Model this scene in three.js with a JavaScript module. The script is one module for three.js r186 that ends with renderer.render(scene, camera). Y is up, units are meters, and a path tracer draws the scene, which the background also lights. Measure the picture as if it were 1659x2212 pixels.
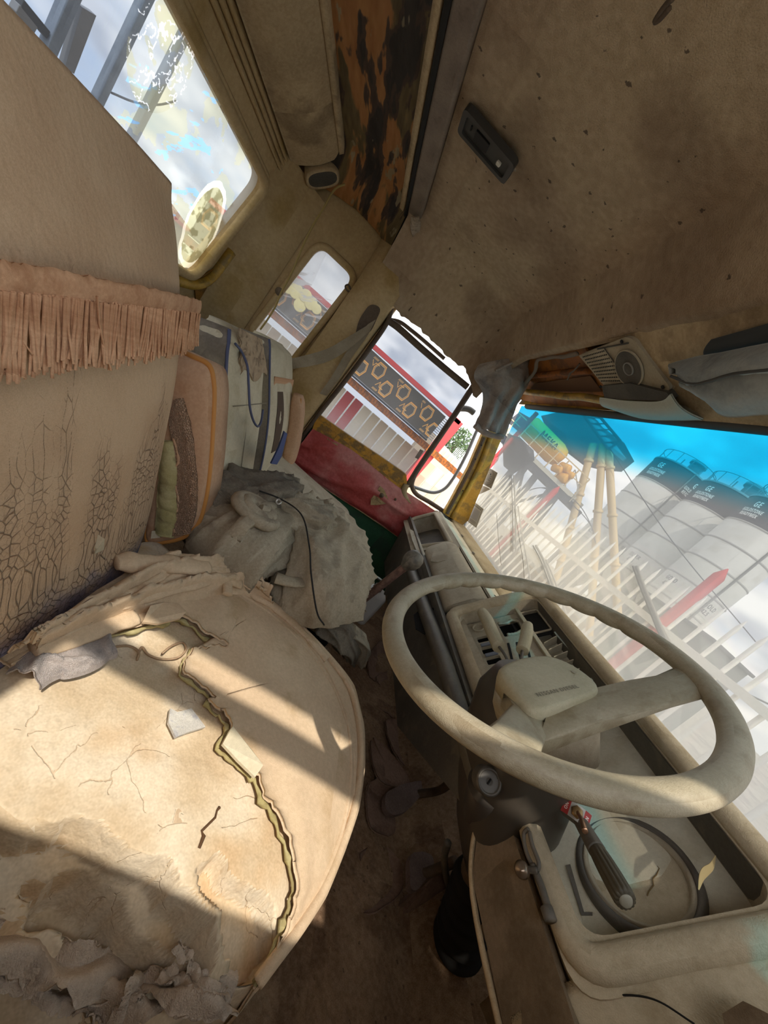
import * as THREE from 'three';
import { RoundedBoxGeometry } from 'three/addons/geometries/RoundedBoxGeometry.js';
import { mergeGeometries, toCreasedNormals } from 'three/addons/utils/BufferGeometryUtils.js';

// ---------------------------------------------------------------- camera, sky, sun, exposure
const W = 1659, H = 2212, F = 780;
const AX = [[0.7675, -0.5997, -0.2265], [0.6401, 0.7368, 0.2177], [0.0363, -0.3121, 0.9494]];
const scene = new THREE.Scene();
const camera = new THREE.PerspectiveCamera(2 * Math.atan(H / 2 / F) * 180 / Math.PI, W / H, 0.01, 500);
camera.quaternion.setFromRotationMatrix(new THREE.Matrix4().set(
  AX[0][0], AX[0][1], AX[0][2], 0, AX[1][0], AX[1][1], AX[1][2], 0, AX[2][0], AX[2][1], AX[2][2], 0, 0, 0, 0, 1));
camera.position.set(0, 0, 0);            // the phone is held in the open driver's window: everything is measured from it, in metres

const renderer = new THREE.WebGLRenderer({ antialias: true });
renderer.toneMapping = THREE.LinearToneMapping;
renderer.toneMappingExposure = 2.35;
const SKY = 1.36;                         // brightness of the sky
renderer.shadowMap.enabled = true;
const SUN = new THREE.Vector3(-0.075, 1, 0.60).normalize();
const sun = new THREE.DirectionalLight(new THREE.Color(1, 0.94, 0.85), 1.75);
sun.position.copy(SUN).multiplyScalar(30); sun.castShadow = true;
sun.shadow.radius = 1.6; sun.shadow.mapSize.set(4096, 4096);
Object.assign(sun.shadow.camera, { left: -30, right: 30, top: 30, bottom: -30, near: 1, far: 90 });
scene.add(sun);

// ---------------------------------------------------------------- noise
function rng(seed) { let s = seed >>> 0; return () => { s = (s + 0x6D2B79F5) >>> 0; let t = s; t = Math.imul(t ^ t >>> 15, t | 1); t ^= t + Math.imul(t ^ t >>> 7, t | 61); return ((t ^ t >>> 14) >>> 0) / 4294967296; }; }
const HASH = new Float32Array(65536); { const r = rng(7); for (let i = 0; i < 65536; i++) HASH[i] = r(); }
const hash = (x, y, z) => HASH[((x * 73 + y * 9277 + z * 26699) % 65536 + 65536) & 65535];
function vn(x, y, p = 0, z = 0) {         // value noise, period p cells (0: none)
  let xi = Math.floor(x), yi = Math.floor(y); const fx = x - xi, fy = y - yi;
  const u = fx * fx * (3 - 2 * fx), v = fy * fy * (3 - 2 * fy); let x1 = xi + 1, y1 = yi + 1;
  if (p) { xi = (xi % p + p) % p; yi = (yi % p + p) % p; x1 = (x1 % p + p) % p; y1 = (y1 % p + p) % p; }
  const a = hash(xi, yi, z), b = hash(x1, yi, z), c = hash(xi, y1, z), d = hash(x1, y1, z);
  return a + (b - a) * u + (c - a) * v + (a - b - c + d) * u * v;
}
function fbm(x, y, o = 5, p = 0, z = 0) { let s = 0, a = .5, n = 0; for (let i = 0; i < o; i++) { s += a * vn(x, y, p, z + i * 17); n += a; x *= 2; y *= 2; p *= 2; a *= .5; } return s / n; }
function n3(x, y, z) {                    // 3-D value noise 0..1
  const xi = Math.floor(x), yi = Math.floor(y), zi = Math.floor(z), f = t => t * t * (3 - 2 * t), u = f(x - xi), v = f(y - yi), w = f(z - zi);
  const L = (a, b, t) => a + (b - a) * t, h = (i, j, k) => hash(xi + i, yi + j, zi + k);
  return L(L(L(h(0, 0, 0), h(1, 0, 0), u), L(h(0, 1, 0), h(1, 1, 0), u), v), L(L(h(0, 0, 1), h(1, 0, 1), u), L(h(0, 1, 1), h(1, 1, 1), u), v), w);
}
const f3 = (x, y, z) => n3(x, y, z) * .55 + n3(x * 2.1, y * 2.1, z * 2.1) * .28 + n3(x * 4.3, y * 4.3, z * 4.3) * .17;
function voro(x, y, p) {                  // distance to the nearest edge of Voronoi cells, and a cell id
  const xi = Math.floor(x), yi = Math.floor(y); let d1 = 9, d2 = 9, id = 0;
  for (let i = -1; i < 2; i++) for (let j = -1; j < 2; j++) {
    let cx = xi + i, cy = yi + j; const hx = p ? (cx % p + p) % p : cx, hy = p ? (cy % p + p) % p : cy;
    const dx = cx + hash(hx, hy, 3) - x, dy = cy + hash(hx, hy, 91) - y, d = Math.hypot(dx, dy);
    if (d < d1) { d2 = d1; d1 = d; id = hash(hx, hy, 55); } else if (d < d2) d2 = d;
  }
  return [d2 - d1, id];
}
const clamp = (x, a = 0, b = 1) => Math.min(b, Math.max(a, x)), mix = (a, b, t) => a + (b - a) * t;
const ss = (a, b, x) => { const t = clamp((x - a) / (b - a)); return t * t * (3 - 2 * t); };
const mix3 = (a, b, t) => [mix(a[0], b[0], t), mix(a[1], b[1], t), mix(a[2], b[2], t)];

// ---------------------------------------------------------------- textures: fn(u, v) -> [r, g, b] in sRGB 0..255 or one number 0..1
function tex(w, h, fn, { wrap = true, srgb } = {}) {
  const d = new Uint8Array(w * h * 4); let color = true;
  for (let j = 0; j < h; j++) for (let i = 0; i < w; i++) {
    const r = fn((i + .5) / w, (j + .5) / h), k = (j * w + i) * 4;
    if (typeof r === 'number') { color = false; d[k] = d[k + 1] = d[k + 2] = clamp(r) * 255; d[k + 3] = 255; }
    else { d[k] = clamp(r[0], 0, 255); d[k + 1] = clamp(r[1], 0, 255); d[k + 2] = clamp(r[2], 0, 255); d[k + 3] = r.length > 3 ? clamp(r[3], 0, 255) : 255; }
  }
  const t = new THREE.DataTexture(d, w, h); t.magFilter = THREE.LinearFilter; t.minFilter = THREE.LinearMipmapLinearFilter; t.generateMipmaps = true;
  t.wrapS = t.wrapT = wrap ? THREE.RepeatWrapping : THREE.ClampToEdgeWrapping;
  if (srgb ?? color) t.colorSpace = THREE.SRGBColorSpace;
  t.needsUpdate = true; return t;
}
const rep = (t, s) => { const c = t.clone(); c.repeat.set(s, s); c.needsUpdate = true; return c; };
const hexa = h => [h >> 16 & 255, h >> 8 & 255, h & 255];
// mottled colour: base colours a..b by cloudy noise with fine grain, tileable; c is a rarer patch colour
function mottle(a, b, { c, cover = .62, freq = 4, grain = 14, size = 512, seed = 0, specks = 0, speckColor = [50, 40, 30] } = {}) {
  a = hexa(a); b = hexa(b); if (c !== undefined) c = hexa(c);
  return tex(size, size, (u, v) => {
    let k = fbm(u * freq, v * freq, 5, freq, seed), q = mix3(a, b, ss(.25, .75, k));
    if (c) { const m = fbm(u * freq * 1.5 + 3, v * freq * 1.5, 5, 0, seed + 31); q = mix3(q, c, .6 * ss(cover - .08, cover + .18, m)); }
    if (specks) { const [e, id] = voro(u * specks, v * specks, specks); if (id > .962 && e > .42 + .3 * hash(Math.floor(u * specks * 4), Math.floor(v * specks * 4), 8)) q = mix3(q, speckColor, .55); }
    const g = (hash(Math.floor(u * size), Math.floor(v * size), seed) - .5) * grain + (vn(u * 90, v * 90, 90, seed + 5) - .5) * grain;
    return [q[0] + g, q[1] + g, q[2] + g];
  });
}
const bumpNoise = (freq, o = 4, size = 512, seed = 9) => tex(size, size, (u, v) => fbm(u * freq, v * freq, o, freq, seed));
const Bfine = bumpNoise(60, 3), Bmid = bumpNoise(14, 5), Bgrain = tex(256, 256, (u, v) => fbm(u * 90, v * 90, 2, 90, 4));
function mat(name, o) {
  const { map, color = 0xffffff, rough = .9, metal = 0, bump, bs = .001, ...more } = o;
  const m = new THREE.MeshPhysicalMaterial({ color: map && o.color === undefined ? 0xffffff : color, roughness: rough, metalness: metal, side: THREE.DoubleSide, ...more });
  m.name = name; if (map) m.map = map; if (bump) { m.bumpMap = bump; m.bumpScale = bs; } return m;
}

// ---------------------------------------------------------------- rays of the photograph turned into points of the place
const V = (x, y, z) => new THREE.Vector3(x, y, z);
const add = (a, b, s = 1) => a.clone().addScaledVector(b, s), lerp3 = (a, b, t) => a.clone().lerp(b, t);
function ray(px, py) { const a = (px - 829.5) / F, b = -(py - 1106) / F; return V(AX[0][0] * a + AX[0][1] * b - AX[0][2], AX[1][0] * a + AX[1][1] * b - AX[1][2], AX[2][0] * a + AX[2][1] * b - AX[2][2]); }
const Px = (px, py, x) => { const r = ray(px, py); return r.multiplyScalar(x / r.x); };
const Py = (px, py, y) => { const r = ray(px, py); return r.multiplyScalar(y / r.y); };
const Pz = (px, py, z) => { const r = ray(px, py); return r.multiplyScalar(z / r.z); };
const Pn = (px, py, p, n) => { const r = ray(px, py); return r.multiplyScalar(p.dot(n) / r.dot(n)); };
const X = (list, x) => list.map(([a, b]) => Px(a, b, x)), Y = (list, y) => list.map(([a, b]) => Py(a, b, y)), Z = (list, z) => list.map(([a, b]) => Pz(a, b, z));

// ---------------------------------------------------------------- geometry
function boxUV(g, s = 1) {                // texture coordinates in metres, laid along the plane each vertex faces most
  if (!g.attributes.normal) g.computeVertexNormals();
  const p = g.attributes.position, n = g.attributes.normal, uv = new Float32Array(p.count * 2);
  for (let i = 0; i < p.count; i++) {
    const ax = Math.abs(n.getX(i)), ay = Math.abs(n.getY(i)), az = Math.abs(n.getZ(i)); let u, v;
    if (ay >= ax && ay >= az) { u = p.getX(i); v = p.getZ(i); } else if (az >= ax) { u = p.getX(i); v = p.getY(i); } else { u = p.getZ(i); v = p.getY(i); }
    uv[2 * i] = u * s; uv[2 * i + 1] = v * s;
  }
  g.setAttribute('uv', new THREE.BufferAttribute(uv, 2)); return g;
}
function meshOf(pos, idx, uv) {
  const g = new THREE.BufferGeometry(); g.setAttribute('position', new THREE.BufferAttribute(new Float32Array(pos), 3)); g.setIndex(idx);
  g.computeVertexNormals(); if (uv) { g.setAttribute('uv', new THREE.BufferAttribute(new Float32Array(uv), 2)); return g; } return faceUV(g.toNonIndexed());
}
function faceUV(g) {                      // the same, chosen per triangle so that no texel is stretched
  const p = g.attributes.position.array, n = p.length / 9, uv = new Float32Array(n * 6);
  for (let f = 0; f < n; f++) {
    const o = f * 9, ax = p[o + 3] - p[o], ay = p[o + 4] - p[o + 1], az = p[o + 5] - p[o + 2], bx = p[o + 6] - p[o], by = p[o + 7] - p[o + 1], bz = p[o + 8] - p[o + 2];
    const nx = Math.abs(ay * bz - az * by), ny = Math.abs(az * bx - ax * bz), nz = Math.abs(ax * by - ay * bx), [i, j] = ny >= nx && ny >= nz ? [0, 2] : nz >= nx ? [0, 1] : [2, 1];
    for (let k = 0; k < 3; k++) { uv[f * 6 + k * 2] = p[o + k * 3 + i]; uv[f * 6 + k * 2 + 1] = p[o + k * 3 + j]; }
  }
  g.setAttribute('uv', new THREE.BufferAttribute(uv, 2)); return g;
}
const clean = g => { const q = new THREE.BufferGeometry(), h = g.index ? g.toNonIndexed() : g; for (const k of ['position', 'normal', 'uv']) q.setAttribute(k, h.attributes[k]); return q; };
const join = list => mergeGeometries(list.map(clean));
function basis(pts) {                     // centre, in-plane axes and normal of a roughly flat outline
  const c = V(0, 0, 0); pts.forEach(p => c.add(p)); c.multiplyScalar(1 / pts.length);
  const n = V(0, 0, 0); for (let i = 0; i < pts.length; i++) { const a = pts[i].clone().sub(c), b = pts[(i + 1) % pts.length].clone().sub(c); n.add(a.cross(b)); } n.normalize();
  const u = pts[1].clone().sub(pts[0]); u.addScaledVector(n, -u.dot(n)).normalize(); return { c, u, v: n.clone().cross(u), n };
}
function slab(pts, thick, holes = []) {   // outline of 3-D points pushed along the vector thick (a Vector3, or a number along its own normal)
  const B = basis(pts), to2 = p => { const d = p.clone().sub(B.c); return new THREE.Vector2(d.dot(B.u), d.dot(B.v)); };
  const t = typeof thick === 'number' ? B.n.clone().multiplyScalar(thick) : thick; if (!holes.length && pts.length === 3) pts = [...pts];
  const tri = THREE.ShapeUtils.triangulateShape(pts.map(to2), holes.map(h => h.map(to2))), all = pts.concat(...holes), pos = [];
  const T = (a, b, c) => pos.push(a.x, a.y, a.z, b.x, b.y, b.z, c.x, c.y, c.z), moved = all.map(p => p.clone().add(t)), up = t.dot(B.n) > 0;
  for (const [a, b, c] of tri) { if (up) { T(moved[a], moved[b], moved[c]); T(all[c], all[b], all[a]); } else { T(all[a], all[b], all[c]); T(moved[c], moved[b], moved[a]); } }
  let o = 0; for (const ring of [pts, ...holes]) { const n = ring.length; for (let i = 0; i < n; i++) { const a = o + i, b = o + (i + 1) % n; T(all[a], all[b], moved[b]); T(all[a], moved[b], moved[a]); } o += n; }
  const g = new THREE.BufferGeometry(); g.setAttribute('position', new THREE.BufferAttribute(new Float32Array(pos), 3)); g.computeVertexNormals(); return boxUV(g);
}
function roundPoly(pts, r, n = 6) {       // rounds the corners of a 3-D outline
  const out = [], N = pts.length;
  for (let i = 0; i < N; i++) {
    const p = pts[i], a = pts[(i + N - 1) % N], b = pts[(i + 1) % N], da = a.clone().sub(p), db = b.clone().sub(p), R = Math.min(typeof r === 'number' ? r : r[i], da.length() * .49, db.length() * .49);
    const s = p.clone().addScaledVector(da.normalize(), R), e = p.clone().addScaledVector(db.normalize(), R);
    for (let k = 0; k <= n; k++) { const t = k / n; out.push(s.clone().multiplyScalar((1 - t) * (1 - t)).addScaledVector(p, 2 * t * (1 - t)).addScaledVector(e, t * t)); }
  }
  return out;
}
function loft(rings, { caps = true, closed = true, uv } = {}) {
  const m = rings[0].length, pos = [], idx = [], U = [];
  rings.forEach((r, i) => r.forEach((p, j) => { pos.push(p.x, p.y, p.z); if (uv) U.push(...uv(p, i, j)); }));
  const mm = closed ? m : m - 1;
  for (let i = 0; i < rings.length - 1; i++) for (let j = 0; j < mm; j++) { const a = i * m + j, b = i * m + (j + 1) % m, c = a + m, d = b + m; idx.push(a, b, d, a, d, c); }
  if (caps) for (const [k, flip] of [[0, 1], [rings.length - 1, 0]]) {
    const c = V(0, 0, 0); rings[k].forEach(p => c.add(p)); c.multiplyScalar(1 / m); const ci = pos.length / 3; pos.push(c.x, c.y, c.z); if (uv) U.push(...uv(c, k, 0));
    for (let j = 0; j < mm; j++) { const a = k * m + j, b = k * m + (j + 1) % m; flip ? idx.push(ci, b, a) : idx.push(ci, a, b); }
  }
  return meshOf(pos, idx, uv ? U : null);
}
function curve(pts, closed = false, type = 'centripetal') { return new THREE.CatmullRomCurve3(pts, closed, type, .5); }
function tube(pts, r, { seg, rad = 8, closed = false, flat = 1, up, straight = false } = {}) {   // swept round or flattened bar; r may be a function of 0..1
  let P; if (straight) { P = []; pts.forEach((p, i) => { P.push(p); }); if (closed) P.push(pts[0]); } else { const c = curve(pts, closed); seg = seg || Math.max(8, pts.length * 6); P = c.getPoints(seg); }
  const n = P.length, rings = []; let N = null;
  for (let i = 0; i < n; i++) {
    const a = P[closed && i === 0 ? n - 2 : Math.max(0, i - 1)], b = P[closed && i === n - 1 ? 1 : Math.min(n - 1, i + 1)], T = b.clone().sub(a).normalize();
    if (up) N = up.clone(); else if (!N) N = Math.abs(T.y) < .9 ? V(0, 1, 0) : V(1, 0, 0);
    N = N.clone().addScaledVector(T, -N.dot(T)).normalize(); const B = T.clone().cross(N), R = typeof r === 'function' ? r(i / (n - 1)) : r, ring = [];
    for (let j = 0; j < rad; j++) { const t = j / rad * 2 * Math.PI; ring.push(P[i].clone().addScaledVector(N, Math.cos(t) * R * flat).addScaledVector(B, Math.sin(t) * R)); }
    rings.push(ring);
  }
  return loft(rings, { caps: !closed });
}
function grid(nu, nv, fn, { thick = 0, uv, skip } = {}) {  // sheet fn(u, v) -> point; thick gives it a real second face
  const pos = [], idx = [], U = [];
  for (let i = 0; i <= nu; i++) for (let j = 0; j <= nv; j++) { const p = fn(i / nu, j / nv); pos.push(p.x, p.y, p.z); if (uv) U.push(...uv(i / nu, j / nv, p)); }
  for (let i = 0; i < nu; i++) for (let j = 0; j < nv; j++) { if (skip && skip((i + .5) / nu, (j + .5) / nv)) continue; const a = i * (nv + 1) + j, b = a + 1, c = a + nv + 1, d = c + 1; idx.push(a, b, d, a, d, c); }
  if (!thick) return meshOf(pos, idx, uv ? U : null);
  const g0 = meshOf(pos, idx, []), nrm = g0.attributes.normal, K = pos.length / 3;
  for (let k = 0; k < K; k++) { pos.push(pos[3 * k] + nrm.getX(k) * thick, pos[3 * k + 1] + nrm.getY(k) * thick, pos[3 * k + 2] + nrm.getZ(k) * thick); if (uv) U.push(U[2 * k], U[2 * k + 1]); }
  const n0 = idx.length; for (let k = 0; k < n0; k += 3) idx.push(idx[k] + K, idx[k + 2] + K, idx[k + 1] + K);
  const edge = (a, b) => idx.push(a, b, b + K, a, b + K, a + K), id = (i, j) => i * (nv + 1) + j;
  for (let i = 0; i < nu; i++) { edge(id(i + 1, 0), id(i, 0)); edge(id(i, nv), id(i + 1, nv)); } for (let j = 0; j < nv; j++) { edge(id(0, j), id(0, j + 1)); edge(id(nu, j + 1), id(nu, j)); }
  return meshOf(pos, idx, uv ? U : null);
}
function rbox(sx, sy, sz, r = .004, seg = 2) { return boxUV(new RoundedBoxGeometry(sx, sy, sz, seg, Math.min(r, sx / 2.01, sy / 2.01, sz / 2.01))); }
const place = (g, m) => { const h = g.clone(); h.applyMatrix4(m); return h; };
const frame = (o, x, y, z) => new THREE.Matrix4().makeBasis(x, y, z).setPosition(o);
const bar = (a, b, w, h, up = V(0, 1, 0), r = .002) => {   // straight rectangular bar from a to b
  const t = b.clone().sub(a), L = t.length(); t.normalize(); let n = up.clone().addScaledVector(t, -up.dot(t)); if (n.lengthSq() < 1e-6) n = V(1, 0, 0).addScaledVector(t, -t.x); n.normalize();
  return place(rbox(L, h, w, r, 1), frame(lerp3(a, b, .5), t, n, t.clone().cross(n)));
};
const lathe = (profile, o, axis, seg = 40) => { // profile [[r, h], ...] turned about axis from o
  const n = axis.clone().normalize(), u = V(1, 0, 0); if (Math.abs(n.x) > .9) u.set(0, 0, 1); u.addScaledVector(n, -u.dot(n)).normalize();
  return place(boxUV(new THREE.LatheGeometry(profile.map(([r, h]) => new THREE.Vector2(Math.max(r, 1e-5), h)), seg)), frame(o, u, n, u.clone().cross(n)));
};
const resample = (pts, n) => { const L = [0]; for (let i = 1; i < pts.length; i++) L.push(L[i - 1] + pts[i].distanceTo(pts[i - 1])); const out = []; for (let k = 0; k < n; k++) { const s = L[L.length - 1] * k / (n - 1); let i = 1; while (i < pts.length - 1 && L[i] < s) i++; out.push(lerp3(pts[i - 1], pts[i], clamp((s - L[i - 1]) / Math.max(1e-9, L[i] - L[i - 1])))); } return out; };

// ---------------------------------------------------------------- things, parts, setting
const used = new Map();
function numbered(n) { const k = (used.get(n) ?? -1) + 1; used.set(n, k); return k ? `${n}_${String(k).padStart(3, '0')}` : n; }
function part(parent, name, g, m, label) { const o = new THREE.Mesh(g, m); o.name = numbered(name); o.castShadow = o.receiveShadow = true; if (label) o.userData.label = label; parent.add(o); return o; }
function thing(name, label, category, group) { const o = new THREE.Group(); o.name = numbered(name); o.userData = { label, category }; if (group) o.userData.group = group; scene.add(o); return o; }
function solo(name, g, m, label, category, group) { const o = new THREE.Mesh(g, m); o.name = numbered(name); o.castShadow = o.receiveShadow = true; o.userData = { label, category }; if (group) o.userData.group = group; scene.add(o); return rebase(o); }
function struct(name, g, m, label) { const o = g ? new THREE.Mesh(g, m) : new THREE.Group(); o.name = numbered(name); o.castShadow = o.receiveShadow = true; o.userData = { kind: 'structure' }; if (label) o.userData.label = label; scene.add(o); return o; }
function rebase(o) {                      // puts the origin of a thing at the middle of its base
  const b = new THREE.Box3().setFromObject(o), c = b.getCenter(V(0, 0, 0)); c.y = b.min.y;
  if (o.isMesh) { o.geometry.translate(-c.x, -c.y, -c.z); o.position.add(c); return o; }
  o.children.forEach(k => k.position.sub(c)); o.position.add(c); return o;
}
// ---------------------------------------------------------------- sky: blue with broad white cloud, brighter in the haze round the sun
{
  const w = 1024, h = 512, d = new Float32Array(w * h * 4);
  for (let j = 0; j < h; j++) for (let i = 0; i < w; i++) {
    const az = ((i + .5) / w - .5) * 2 * Math.PI, el = ((j + .5) / h - .5) * Math.PI, c = Math.cos(el), x = c * Math.cos(az), y = Math.sin(el), z = c * Math.sin(az), k = (j * w + i) * 4;
    const yy = Math.max(y, 0), s = 1 / (yy + .28), cx = x * s * 1.5, cz = z * s * 1.5;
    const big = f3(cx + 5, yy * 2, cz + 9), fine = f3(cx * 3.1, yy * 5 + 4, cz * 3.1), cl = ss(.36, .50, big * .62 + fine * .38), shade = ss(.30, .66, f3(cx * 2.6 + 2, 3, cz * 2.6 + 4) * .6 + f3(cx * 6 + 2, 8, cz * 6 + 4) * .4);
    const base = mix3([.30, .45, .72], [.62, .72, .86], Math.pow(1 - yy, 2.2));
    const cloud = mix3([.50, .54, .62], [1.04, 1.04, 1.05], shade);
    const q = mix3(base, cloud, cl * .92), sunny = 1 + .9 * Math.exp(-Math.pow(Math.acos(clamp(x * SUN.x + y * SUN.y + z * SUN.z, -1, 1)) / .75, 2));
    for (let t = 0; t < 3; t++) d[k + t] = q[t] * sunny * SKY; d[k + 3] = 1;
  }
  const t = new THREE.DataTexture(d, w, h, THREE.RGBAFormat, THREE.FloatType); t.mapping = THREE.EquirectangularReflectionMapping; t.magFilter = t.minFilter = THREE.LinearFilter; t.wrapS = THREE.RepeatWrapping; t.needsUpdate = true;
  scene.background = t;
}

// ---------------------------------------------------------------- materials of the cab
const Mliner = mat('headliner felt', { map: rep(mottle(0xa58d74, 0xb8a284, { c: 0x8c755d, cover: .58, freq: 3, grain: 16, specks: 70, speckColor: [44, 34, 26], size: 1024 }), 1.1), rough: 1, bump: rep(Bfine, 9), bs: .0012 });
const Mpanel = mat('dusty tan panel', { map: rep(mottle(0xac9574, 0xc2aa86, { c: 0x7c684e, cover: .60, freq: 3, grain: 16, seed: 4 }), 2.2), rough: .95, bump: rep(Bmid, 6), bs: .0006 });
const Mwall = mat('dusty olive wall paint', { map: rep(mottle(0xb3976a, 0xc4a87c, { c: 0xa08148, cover: .6, freq: 3, grain: 12, seed: 11 }), 1.5), rough: .85, bump: rep(Bmid, 5), bs: .0006 });
const Myellow = mat('scratched yellow paint', { map: rep(mottle(0xb48a2c, 0xc49a3c, { c: 0x73603a, cover: .53, freq: 6, grain: 14, seed: 15 }), 3), rough: .5, bump: rep(Bmid, 8), bs: .0005 });
const Mrusty = mat('yellow paint gone to rust', { map: rep(mottle(0xc08a28, 0xb58330, { c: 0x5d4d3a, cover: .46, freq: 7, grain: 16, seed: 21 }), 4), rough: .7, bump: rep(Bmid, 9), bs: .0012 });
const Mdark = mat('dark dusty metal', { map: rep(mottle(0x5a4a3c, 0x6d5c4a, { freq: 4, grain: 10, seed: 2 }), 2), rough: .8 });
const Mblack = mat('black rubber', { color: 0x23211f, rough: .92 });
const Mgasket = mat('grey rubber gasket', { color: 0x4a4a48, rough: .75 });
const Mstrip = mat('painted roof strip', { map: rep(mottle(0x7a6b5f, 0x8a7a6c, { c: 0x5d4a3c, cover: .63, freq: 5, grain: 10, seed: 8 }), 4), rough: .55 });
const Mplastic = mat('dusty grey plastic', { map: rep(mottle(0xa89b84, 0xb7aa92, { c: 0x958770, cover: .6, freq: 4, grain: 9, seed: 6 }), 3), rough: .85, bump: rep(Bgrain, 14), bs: .0003 });
const Mtan = mat('dust covered plastic', { map: rep(mottle(0xb0a084, 0xbeaf93, { c: 0x9c8b6d, cover: .6, freq: 4, grain: 10, seed: 26 }), 3), rough: .95, bump: rep(Bgrain, 12), bs: .0004 });
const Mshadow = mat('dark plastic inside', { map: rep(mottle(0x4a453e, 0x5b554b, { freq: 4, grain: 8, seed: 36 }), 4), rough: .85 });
const Mfloor = mat('earth covered floor', { map: rep(mottle(0x84694f, 0x9a7f62, { c: 0x6b523d, cover: .55, freq: 5, grain: 22, seed: 41, specks: 60, speckColor: [70, 54, 40] }), 2), rough: 1, bump: rep(Bmid, 5), bs: .006 });

// bare rear roof: rust, olive and orange primer in streaks that run with the pressing
const Mrust = mat('peeling roof metal', {
  map: tex(1024, 512, (u, v) => {
    const a = u * 9 + v * 3.2, b = v * 2.2 - u * 1.2, w = fbm(u * 6, v * 4, 3, 0, 3) * 1.5, k = fbm(a * .55 + w, b * 1.3 + w, 5, 0, 2), m = fbm(a * 1.3 + 7 + w, b * 3.1, 5, 0, 12), q0 = fbm(u * 30, v * 30, 4, 0, 5);
    let q = mix3([86, 70, 45], [118, 100, 62], q0);
    q = mix3(q, mix3([150, 96, 52], [172, 122, 70], fbm(u * 40, v * 20, 3, 0, 6)), ss(.50, .56, k + .14 * (q0 - .5)) * ss(.36, .55, u + .3 * (m - .5))); q = mix3(q, [70, 52, 42], ss(.50, .545, m)); q = mix3(q, [44, 36, 32], ss(.585, .63, m + (q0 - .5) * .12));
    q = mix3(q, [150, 138, 110], ss(.70, .74, fbm(a * 2.4, b * 5, 4, 0, 44)) * .8);
    const g = (q0 - .5) * 26; return [q[0] + g, q[1] + g, q[2] + g];
  }), rough: .75, bump: rep(Bmid, 1), bs: .004,
});

// ---------------------------------------------------------------- the setting: cab shell
const ZL = -1.80, XR = -.74, ROOF = .60, FLOOR = -.81;
// ceiling: felt headliner, rolled down at the front and hanging ragged over the left door
const linerY = (x, z) => {
  const f = .105 * clamp((x - .272) / .105) + .006 * ss(.25, .29, x);
  const s = Math.max(0, (-z - 1.50) / .29), side = .24 * Math.pow(clamp(s), 1.8) * (1 - .25 * ss(.2, .4, x));
  const sag = .010 * (f3(x * 3.2, 1.5, z * 3.2) - .5) + .004 * (f3(x * 11, 7.5, z * 11) - .5), seam = .004 * Math.exp(-Math.pow((x + .155 + .02 * Math.sin(z * 2)) / .010, 2));
  return ROOF - f - side - sag * 2 - seam + .01 * ss(-.25, 0, x);
};
{
  const g = grid(120, 220, (u, v) => {
    const x = -.285 + u * .685; let z = .10 - v * 1.905;
    if (v > .985) { const k = (v - .985) / .015; return V(x, linerY(x, -1.79) - k * (.022 + .030 * (f3(x * 9, 2, 3) - .5) + .008 * (vn(x * 60, 2) - .5)), -1.775 - .004 * k); }
    return V(x, linerY(x, z), Math.max(z, -1.775));
  }, { thick: .004, uv: (u, v) => [u * .685, v * 1.9] });
  const c = struct('ceiling', g, Mliner);
}
// underside of the front header, between the roll and the windscreen
const headA = V(.39, .503, 0), headB = V(.585, .418, 0);
const onHead = (k, z, n = 0) => { const t = V(headB.x - headA.x, headB.y - headA.y, 0).normalize(); return V(headA.x + (headB.x - headA.x) * k + t.y * n, headA.y + (headB.y - headA.y) * k - t.x * n, z); };  // n > 0 hangs below it
const headN = V(headB.y - headA.y, -(headB.x - headA.x), 0).normalize();
const Head = (px, py) => Pn(px, py, headA, headN);
const trim1 = struct('trim_1', grid(16, 60, (u, v) => { const z = .10 - v * (1.10); const p = onHead(u, z, .006 + .006 * (f3(u * 3, z * 6, 2) - .5) * 2); return p; }, { thick: -.004 }), Mpanel);
// outer skin above everything, so that no sky leaks in
struct('roof_skin', slab([V(-.80, .66, .14), V(.59, .66, .14), V(.59, .66, -1.86), V(-.80, .66, -1.86)], V(0, .01, 0)), Myellow);
struct('roof_skin', slab([V(.58, .67, .14), V(.602, .436, .14), V(.602, .436, -1.86), V(.58, .67, -1.86)], V(.006, .002, 0)), Myellow);
struct('roof_skin', slab([V(-.80, .67, .14), V(-.80, .40, .14), V(-.80, .40, -1.86), V(-.80, .67, -1.86)], V(-.01, 0, 0)), Myellow);
struct('roof_skin', slab([V(-.80, .67, .14), V(.58, .67, .14), V(.58, .58, .13), V(-.80, .58, .13)], V(0, 0, .01)), Myellow);
struct('roof_skin', slab([V(-.80, .67, -1.86), V(.58, .67, -1.86), V(.60, .40, -1.86), V(-.80, .40, -1.86)], V(0, 0, -.01)), Myellow);
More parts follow.
